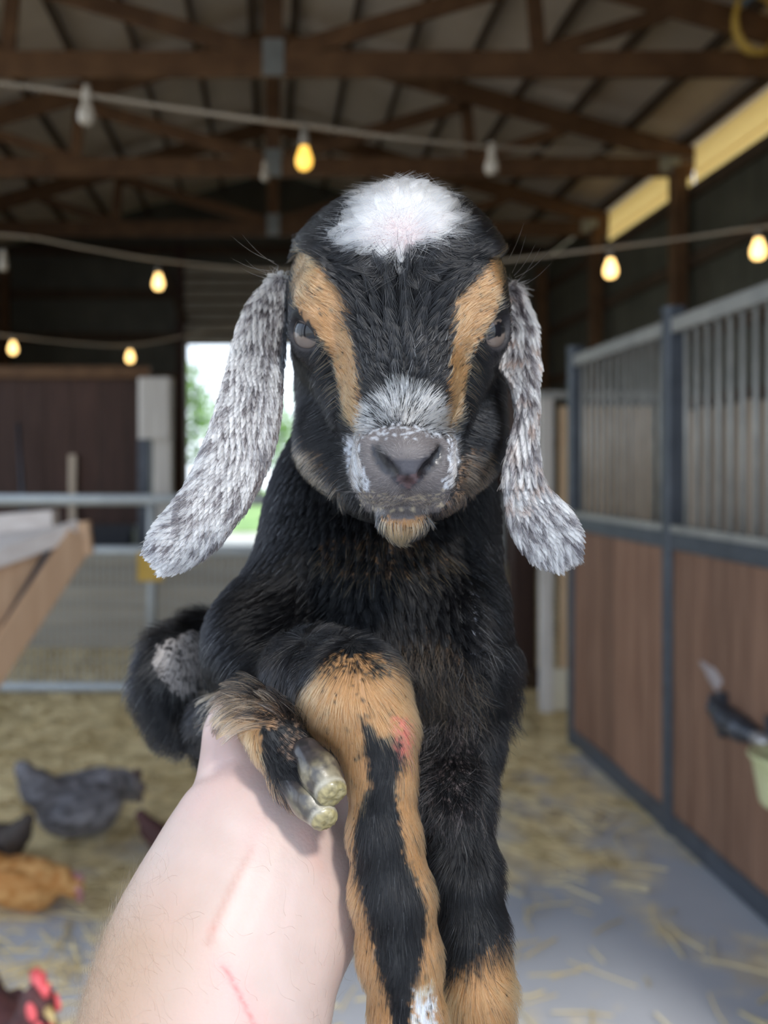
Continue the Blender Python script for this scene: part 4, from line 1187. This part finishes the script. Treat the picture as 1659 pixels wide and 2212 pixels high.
# ---- ears: flat drooping leaves of skin
def ear(path, cup, thick):
    """path: (px, py, Y, half width px, twist)"""
    pts = np.array([W(a, b, c) for a, b, c, w, t in path]); hw = np.array([R(w, c) for a, b, c, w, t in path]); tw = np.array([t for *_, t in path])
    # resample
    n = 46; u = np.linspace(0, len(path)-1, n)
    def cat(a):
        out = []
        for q in u:
            i = min(int(q), len(path)-2); f = q-i
            p0, p1, p2, p3 = a[max(i-1, 0)], a[i], a[i+1], a[min(i+2, len(path)-1)]
            out.append(.5*((2*p1)+(-p0+p2)*f+(2*p0-5*p1+4*p2-p3)*f*f+(-p0+3*p1-3*p2+p3)*f**3))
        return np.array(out)
    P_, H_, T_ = cat(pts), cat(hw), cat(tw)
    dirs = unit(np.gradient(P_, axis=0))
    view = unit(P_-np.array([0, 0, CAMZ]))
    side = unit(np.cross(dirs, view)); nor = np.cross(side, dirs)
    side, nor = side*np.cos(T_)[:, None]+nor*np.sin(T_)[:, None], nor*np.cos(T_)[:, None]-side*np.sin(T_)[:, None]
    m = 28; V = []; A = np.linspace(0, 2*math.pi, m, endpoint=False)
    for i in range(n):
        s = np.cos(A)*H_[i]; tt = thick*(1 if i > 0 else .8)*min(1, (n-1-i)/4+.25)
        z = np.sin(A)*tt*(1-.55*np.abs(np.cos(A))**3)+cup*(np.cos(A)**2)*H_[i]
        V.append(P_[i]+side[i]*s[:, None]+nor[i]*z[:, None])
    V = np.concatenate(V)
    f = [(i*m+k, i*m+(k+1) % m, (i+1)*m+(k+1) % m, (i+1)*m+k) for i in range(n-1) for k in range(m)]
    f = np.array(f)
    # closing tips as fans of quads
    for ring, flip in ((0, True), (n-1, False)):
        for k in range(m//2-1):
            a, b, c_, d_ = ring*m+k, ring*m+k+1, ring*m+m-2-k, ring*m+m-1-k
            q = (a, b, c_, d_) if not flip else (d_, c_, b, a)
            if len(set(q)) == 4: f = np.vstack([f, q])
    # normals
    fn = np.cross(V[f[:, 2]]-V[f[:, 0]], V[f[:, 3]]-V[f[:, 1]])
    if (fn[:200]*(V[f[:200]].mean(1)-P_[:8].mean(0))).sum() < 0: f = f[:, ::-1]; fn = -fn
    vn = np.zeros_like(V)
    for k in range(4): np.add.at(vn, f[:, k], fn)
    return V, f, unit(vn), P_, dirs, side
EARS = []
earL = ear([(612, 610, .392, 26, 0), (578, 680, .378, 46, .1), (558, 770, .364, 56, .15), (543, 870, .354, 68, .1), (515, 970, .347, 72, 0), (474, 1058, .341, 70, -.1), (424, 1128, .337, 66, -.1), (374, 1180, .335, 56, 0), (336, 1212, .334, 30, 0)], .16, .0026)
earR = ear([(1092, 630, .395, 26, 0), (1116, 700, .382, 36, .3), (1116, 770, .372, 40, .5), (1128, 835, .364, 30, .8), (1136, 890, .358, 22, .7), (1132, 950, .353, 26, .4), (1128, 1010, .349, 33, .2), (1140, 1070, .346, 46, 0), (1166, 1125, .344, 62, 0), (1196, 1172, .343, 54, 0), (1222, 1210, .342, 26, 0)], -.2, .0026)
for q, (V, f, vn, P_, dirs, side) in enumerate((earL, earR)):
    me = mesh_from('ear', V, f)
    set_cols(me, np.tile(np.array([.05, .045, .05]), (len(V), 1)))
    e = link('ear', me, M_SKIN, kid, True)
    tag(e, ('broad speckled grey-white ear hanging to the left' if q == 0 else 'narrow folded speckled ear hanging to the right'))
    EARS.append(e)

# ---- fur
def facing(nrm): return np.where(nrm[:, 1] < .35, 1.0, .22)
def v2(x, y):
    """direction given on the frame, as a world vector"""
    return np.stack([x, np.zeros_like(x), -y], 1)

NB = 270000
wgt = facing(gn)
wgt = wgt*np.where(np.isin(gname, ['head']), 1.5, 1.0)*np.where((gname == 'head') & in_poly(gx, gy, P_CROWN), 1.6, 1.0)*np.where(np.isin(gname, ['hind', 'hindfar']), .55, 1.0)
wgt = wgt*np.where(np.isin(gname, ['cut']), 0.12, 1.0)*np.where(gname == 'lid', 1.6, 1.0)*np.where(gy > 2350, .15, 1)*np.where(gv[:, 1] > .50, .4, 1)
p, nn, gi = sample_mesh(gv, gf, gn, gg, NB, wgt)
gr = np.array(g.groups)[gi]
x, y = to_px(p)
keep = ~(((gr == 'head') | (gr == 'cut')) & (p[:, 1] < .33) & in_poly(x, y, P_NOSE))
keep &= gr != 'cut'
keep &= ~((gr == 'foot') & (((x-718)/50)**2+((y-1736)/70)**2 < 1))
for c, r, d, sg, er in EYES:
    l = ((p-c-d*r*1.05) @ er)/(np.array([.90, .74, .74])*r*1.05)
    keep &= (l*l).sum(1) > 1
p, nn, gr, x, y = p[keep], nn[keep], gr[keep], x[keep], y[keep]
n = len(p)
flow = np.zeros((n, 3)); flow[:, 2] = -1
L = np.full(n, .012); lift = np.full(n, .35); cl = np.full(n, .45); cs = np.full(n, .0035); fz = np.full(n, .22); dr = np.zeros(n); cu = np.zeros(n); rad = np.full(n, .000075)
hd = np.isin(gr, ['head', 'lid'])
# face: everything streams up and out from the nose
dx, dy = x-868, y-1005
f2 = unit(np.stack([dx*2.3+RNG.normal(size=n)*25, dy+RNG.normal(size=n)*12], 1))
fh = v2(f2[:, 0], f2[:, 1]); fh[:, 1] = .35
wc = np.exp(-(((x-862)/150)**2+((y-490)/110)**2))[:, None]
rad2 = unit(np.stack([x-862, y-492], 1)+RNG.normal(size=(n, 2))*14)
fh = fh*(1-wc)+v2(rad2[:, 0], rad2[:, 1])*wc*1.6
chk = hd & (y > 740) & (np.abs(x-868) > 135) & ~in_poly(x, y, P_TANL) & ~in_poly(x, y, P_TANR)
fh[chk] = np.stack([np.sign(dx[chk])*.6, np.full(chk.sum(), .55), np.full(chk.sum(), -.55)], 1)
chn = hd & (y > 1065)
fh[chn] = v2(dx[chn]/160, np.ones(chn.sum()))
flow[hd] = fh[hd]
L[hd] = .0048; lift[hd] = .22; cl[hd] = .6; cs[hd] = .0018; rad[hd] = .000065
fore = hd & (y < 830) & (y > 480) & (np.abs(x-862) < 150)
L[fore] = .0056+.0125*np.exp(-((y[fore]-625)/105)**2)*np.exp(-((x[fore]-865)/110)**2); lift[fore] = .45; cl[fore] = .93; cs[fore] = .0042; rad[fore] = .000085; fz[fore] = .12
top = hd & (y < 560)
L[top] = .012; lift[top] = .5; cl[top] = .75; cs[top] = .0035
cr = hd & in_poly(x, y, P_CROWN)
L[cr] = .0130; lift[cr] = .30+.14*np.clip((460-y[cr])/60, 0, 1)+.35*np.exp(-((x[cr]-858)**2+(y[cr]-492)**2)/45**2); cl[cr] = .93; cs[cr] = .0042; rad[cr] = .00008; fz[cr] = .35
tn = hd & (in_poly(x, y, P_TANL) | in_poly(x, y, P_TANR))
L[tn] = .0040; lift[tn] = .22; cl[tn] = .6; cs[tn] = .0015; rad[tn] = .00007
mz = hd & in_poly(x, y, P_MUZ)
L[mz] = .0018; lift[mz] = .3; cl[mz] = .2; cs[mz] = .001; rad[mz] = .00004
sa = hd & in_poly(x, y, P_SADDLE) & (y < 936)
L[sa] = .0052; lift[sa] = .30; cl[sa] = .65; cs[sa] = .0014; rad[sa] = .00012; fz[sa] = .12
L[chk] = .0085; lift[chk] = .35; cl[chk] = .5
eg = hd & (in_poly(x, y, P_EDGEL) | in_poly(x, y, P_EDGER)); L[eg] = .0036; lift[eg] = .22; cl[eg] = .5; rad[eg] = .00006; flow[eg] = v2(np.sign(dx[eg])*1., np.full(eg.sum(), -.5))
ch2 = hd & in_poly(x, y, P_CHIN); L[ch2] = .006; lift[ch2] = .4
ld = gr == 'lid'; L[ld] = .0026; lift[ld] = .25; rad[ld] = .00005
# body
bd = gr == 'body'
flow[bd] = v2((x[bd]-800)/420, np.ones(bd.sum())); flow[bd, 1] = .15
L[bd] = .013; lift[bd] = .36; cl[bd] = .80; cs[bd] = .0045; rad[bd] = .00009
bq = bd & (y > 1380) & (x > 860); L[bq] = .018; lift[bq] = .48; cu[bq] = 1.1; fz[bq] = .28; cl[bq] = .7; cs[bq] = .004
nk = bd & (y < 1230); L[nk] = .010
for nm, l_ in (('legA', .0068), ('legB', .010), ('forearm', .010), ('foot', .006), ('hind', .013), ('hindfar', .010)):
    m = gr == nm; L[m] = l_; cs[m] = .0022 if nm in ('legA', 'foot') else .003; rad[m] = .000062
m = gr == 'legA'; lift[m] = .20
flow[m] = v2((x[m]-850)/500*np.clip((1750-y[m])/300, 0, 1), np.ones(m.sum()))
kn = m & (y < 1640); lift[kn] = .30; flow[kn] = v2((x[kn]-760)/230, (y[kn]-1330)/200)
m = gr == 'legB'; lift[m] = .30; flow[m] = v2(np.full(m.sum(), .12), np.ones(m.sum())); flow[m, 1] = .3
lb = m & (y < 1750) & (x < 1010); L[lb] = .019; cu[lb] = 1.2; fz[lb] = .28; lift[lb] = .45
m = gr == 'foot'; flow[m] = v2(np.full(m.sum(), .65), np.full(m.sum(), .8)); lift[m] = .28
tf = m & (y < 1575); L[tf] = .0135; flow[tf] = v2(-np.ones(tf.sum()), np.full(tf.sum(), .28)); lift[tf] = .62; cl[tf] = .94; cs[tf] = .0055; L[tf] = .0145
m = gr == 'forearm'; flow[m] = v2(np.full(m.sum(), .5), np.full(m.sum(), .8))
m = gr == 'hind'; flow[m] = v2(np.full(m.sum(), -.3), np.full(m.sum(), .6))
L = L*RNG.uniform(.65, 1.15, n)
# a patch of fur leans a little its own way
sw = np.stack([fbm(p*75, 31+i, 2)-.5 for i in range(3)], 1); sw2 = np.stack([fbm(p*190, 61+i, 2)-.5 for i in range(3)], 1)
flow = unit(flow)+sw*np.where(hd, .55, .9)[:, None]+sw2*np.where(cr, 2.2, np.where(fore, .8, 0))[:, None]
pts = grow(p, nn, flow, L, lift, cl, cs, fz*.6, dr, 5, cu)
col = colour(p, x, y, gr, True)
col = col*RNG.uniform(.75, 1.2, n)[:, None]
# odd pale hairs
od = (RNG.random(n) < .012) & (col.max(1) < .05); col[od] = np.array([.30, .31, .34])
make_curves('fur', pts, rad*RNG.uniform(.8, 1.25, n), np.clip(col, 0, .97), M_FUR, body, np.where(hd, 1.0, np.where(bd | (gr == 'hind'), .12, .45)))['kind'] = 'stuff'

# ear fur
for q, (V, f, vn, P_, dirs, side) in enumerate((earL, earR)):
    p, nn, _ = sample_mesh(V, f, vn, np.zeros(len(V), int), 62000 if q == 0 else 44000, facing(vn))
    n = len(p)
    k = np.argmin(((p[:, None, :]-P_[None, ::3])**2).sum(2), 1)*3
    s = ((p-P_[k])*side[k]).sum(1)
    al = k/len(P_)
    fl = dirs[k]+side[k]*(s/.012)[:, None]*.25
    ln = ((p-P_[k])*dirs[k]).sum(1)+k*.0024
    w = np.stack([ln*330, s*1050, np.full(n, q*9.)], 1)+RNG.normal(size=(n, 3))*.15
    pat = vnoise(w, 5)*.88+fbm(w*np.array([.22, .3, 1]), 6, 2)*.12
    th = .68-.04*np.clip(al, 0, 1)
    dark = pat+RNG.normal(size=n)*.14 > th-.02
    base = np.tile(WHITE*1.08, (n, 1))
    base[dark] = np.array([.045, .04, .045])
    edge = (np.abs(s) > .0105 if q == 0 else np.zeros(n, bool)) & (s > 0) & (RNG.random(n) < .5)
    base[edge] = np.array([.04, .03, .03])
    if q == 1:
        b2 = (al < .75) & (fbm(p*300, 8, 2)+RNG.normal(size=n)*.06 > .64); base[b2] = np.array([.22, .16, .14])
    base *= RNG.uniform(.85, 1.1, n)[:, None]
    Le = np.where(al < .2, .0075, .0050)*RNG.uniform(.7, 1.15, n)
    if q == 1: Le = np.where(al < .6, .0085, .0062)*RNG.uniform(.7, 1.15, n)
    sw = np.stack([fbm(p*110, 41+i, 2)-.5 for i in range(3)], 1)
    pts = grow(p, nn, fl+sw*.9, Le, .30, .85, .0021, .12)
    make_curves('fur', pts, np.full(n, .00009)*RNG.uniform(.8, 1.3, n), np.clip(base, 0, .97), M_FUR, EARS[q])['kind'] = 'stuff'

# long brow whiskers and a few stray guard hairs
wl = [((592, 565), (498, 508)), ((598, 572), (522, 505)), ((590, 585), (498, 556)), ((585, 590), (530, 560)), ((600, 600), (520, 578)),
      ((1098, 560), (1134, 474)), ((1106, 590), (1138, 502)), ((1112, 600), (1190, 538)), ((1118, 606), (1170, 530)), ((1122, 618), (1192, 566)), ((1110, 596), (1160, 520)),
      ((740, 1090), (700, 1130)), ((985, 1100), (1020, 1150)), ((930, 1130), (960, 1170))]
S = []
for (a, b), (c, d) in wl:
    p0, p1 = W(a, b, .365), W(c, d, .352)
    bend = np.array([0, 0, -.0015])
    S.append([p0+(p1-p0)*t+bend*math.sin(t*3.1) for t in (0, .25, .5, .75, 1)])
S = np.array(S)
make_curves('whiskers', S, np.full(len(S), .00009), np.tile(np.array([.05, .05, .05]), (len(S), 1)), M_FUR, body)['kind'] = 'stuff'
# ================================================================ the hand and forearm that hold the kid
person = empty('person', tuple(W(540, 1950, .36)), 'bare forearm and hand with a red scratch, holding up the black kid from below', 'person')
a = Blob()
def AC(pts, k=.010, op='+', grp='arm'): a.chain([(W(x, y, Y), R(r, Y)) for x, y, Y, r in pts], grp, k, op)
AC([(250, 2900, .30, 255), (360, 2500, .315, 250), (440, 2215, .328, 232), (480, 2060, .336, 214), (530, 1930, .346, 186), (566, 1820, .358, 158), (590, 1770, .366, 142)], .02)
a.ell(W(622, 1735, .384), (R(125, .384), .017, R(105, .384)), 'arm', .016)
AC([(530, 1770, .376, 92), (508, 1690, .378, 50), (496, 1625, .372, 36), (492, 1575, .366, 30), (492, 1555, .364, 26)], .014)
# four fingers closing under the chest
AC([(660, 1700, .392, 52), (770, 1668, .405, 44), (850, 1650, .425, 40), (890, 1630, .455, 36)], .006)
AC([(676, 1735, .395, 52), (790, 1712, .408, 44), (872, 1692, .428, 40), (915, 1668, .46, 36)], .006)
AC([(676, 1772, .396, 50), (785, 1760, .410, 42), (862, 1742, .430, 38), (900, 1716, .46, 34)], .006)
AC([(660, 1806, .394, 46), (752, 1806, .408, 38), (815, 1790, .428, 34), (845, 1768, .45, 30)], .006)
# heel of the hand, wrist bones, tendons
AC([(700, 1790, .366, 62), (715, 1880, .352, 60), (690, 1960, .342, 80)], .02)
AC([(575, 1790, .3415, 20), (530, 1880, .330, 16), (486, 1980, .3195, 14), (450, 2080, .3125, 12)], .006)
AC([(606, 1800, .3405, 18), (572, 1880, .3285, 15), (532, 1980, .3175, 14), (500, 2080, .3105, 12)], .006)
av, af, an, ag = a.mesh(.0016)
ax, ay = to_px(av)
nz = fbm(av*55, 2, 3); n2 = fbm(av*160, 6, 3)
base = np.array([.51, .39, .345])
colA = base*(1+.10*(n2-.5))[:, None]
red = np.clip((nz-.45)*3, 0, 1)[:, None]; colA = colA*(1-red*.22)+np.array([.70, .42, .38])*red*.22
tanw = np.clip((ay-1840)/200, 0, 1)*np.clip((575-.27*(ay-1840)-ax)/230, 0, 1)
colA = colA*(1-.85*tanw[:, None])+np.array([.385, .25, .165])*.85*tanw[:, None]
hand = np.clip((1820-ay)/150, 0, 1)[:, None]; colA = colA*(1-.3*hand)+np.array([.62, .42, .42])*.3*hand
def stroke(pts, w):
    d = np.full(len(ax), 1e9)
    for (x0, y0), (x1, y1) in zip(pts, pts[1:]):
        L_ = max((x1-x0)**2+(y1-y0)**2, 1); t = np.clip(((ax-x0)*(x1-x0)+(ay-y0)*(y1-y0))/L_, 0, 1)
        d = np.minimum(d, np.hypot(ax-x0-t*(x1-x0), ay-y0-t*(y1-y0)))
    return np.exp(-(d/w)**2)
fr = (an[:, 1] < 0)
for pts, w, cc, s in (([(483, 2088), (505, 2125), (525, 2165), (548, 2212), (560, 2260)], 4.5, (.62, .10, .09), .85),
                      ([(483, 2088), (505, 2125), (525, 2165), (548, 2212)], 26, (.74, .34, .32), .45),
                      ([(459, 2006), (460, 2008)], 5, (.52, .14, .11), .7), ([(459, 2006), (462, 2009)], 18, (.62, .35, .30), .3),
                      ([(545, 1835), (500, 1920), (466, 1992), (452, 2035)], 10, (.42, .24, .19), .6),  # shade of the groove between the tendons, painted in
                      ([(572, 1800), (525, 1915), (482, 2020)], 16, (.57, .455, .41), .45), ([(604, 1800), (580, 1900), (540, 2010)], 14, (.57, .45, .40), .4), ([(505, 1782), (520, 1790)], 26, (.58, .47, .43), .5), ([(660, 1800), (690, 1870)], 14, (.62, .36, .30), .35),  # painted highlights on tendon ridges and knuckle, then a reddish tint
                      ([(560, 1780), (540, 1830)], 30, (.56, .38, .36), .3),
                      ([(575, 1990), (600, 2110), (640, 2210)], 16, (.58, .45, .42), .25), ([(640, 1880), (620, 2000)], 14, (.60, .46, .43), .22)):
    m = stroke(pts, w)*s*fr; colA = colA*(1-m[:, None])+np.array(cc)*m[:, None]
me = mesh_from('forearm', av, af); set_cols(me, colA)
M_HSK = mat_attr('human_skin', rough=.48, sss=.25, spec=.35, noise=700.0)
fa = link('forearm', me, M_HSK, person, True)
# fine arm hair, thickest along the outer edge
wg = np.where((ay > 1850), (np.clip(-an[:, 0], 0, 1)**3+.025), 0)*np.where(an[:, 1] < .5, 1, .3)*np.clip((ay-1850)/220, 0, 1)
hp, hn_, _ = sample_mesh(av, af, an, ag, 6500, wg+1e-6)
hx, hy = to_px(hp); k = hy > 1840
hp, hn_, hx, hy = hp[k], hn_[k], hx[k], hy[k]
fl = v2(np.full(len(hp), -.5), np.full(len(hp), -.6)+RNG.normal(size=len(hp))*.5)
hpts = grow(hp, hn_, fl, RNG.uniform(.006, .014, len(hp)), .22, .25, .004, .45, 0, 6, .9)
make_curves('arm_hair', hpts, np.full(len(hp), .000028), np.tile(np.array([.13, .085, .055]), (len(hp), 1)), M_FUR, fa)['kind'] = 'stuff'
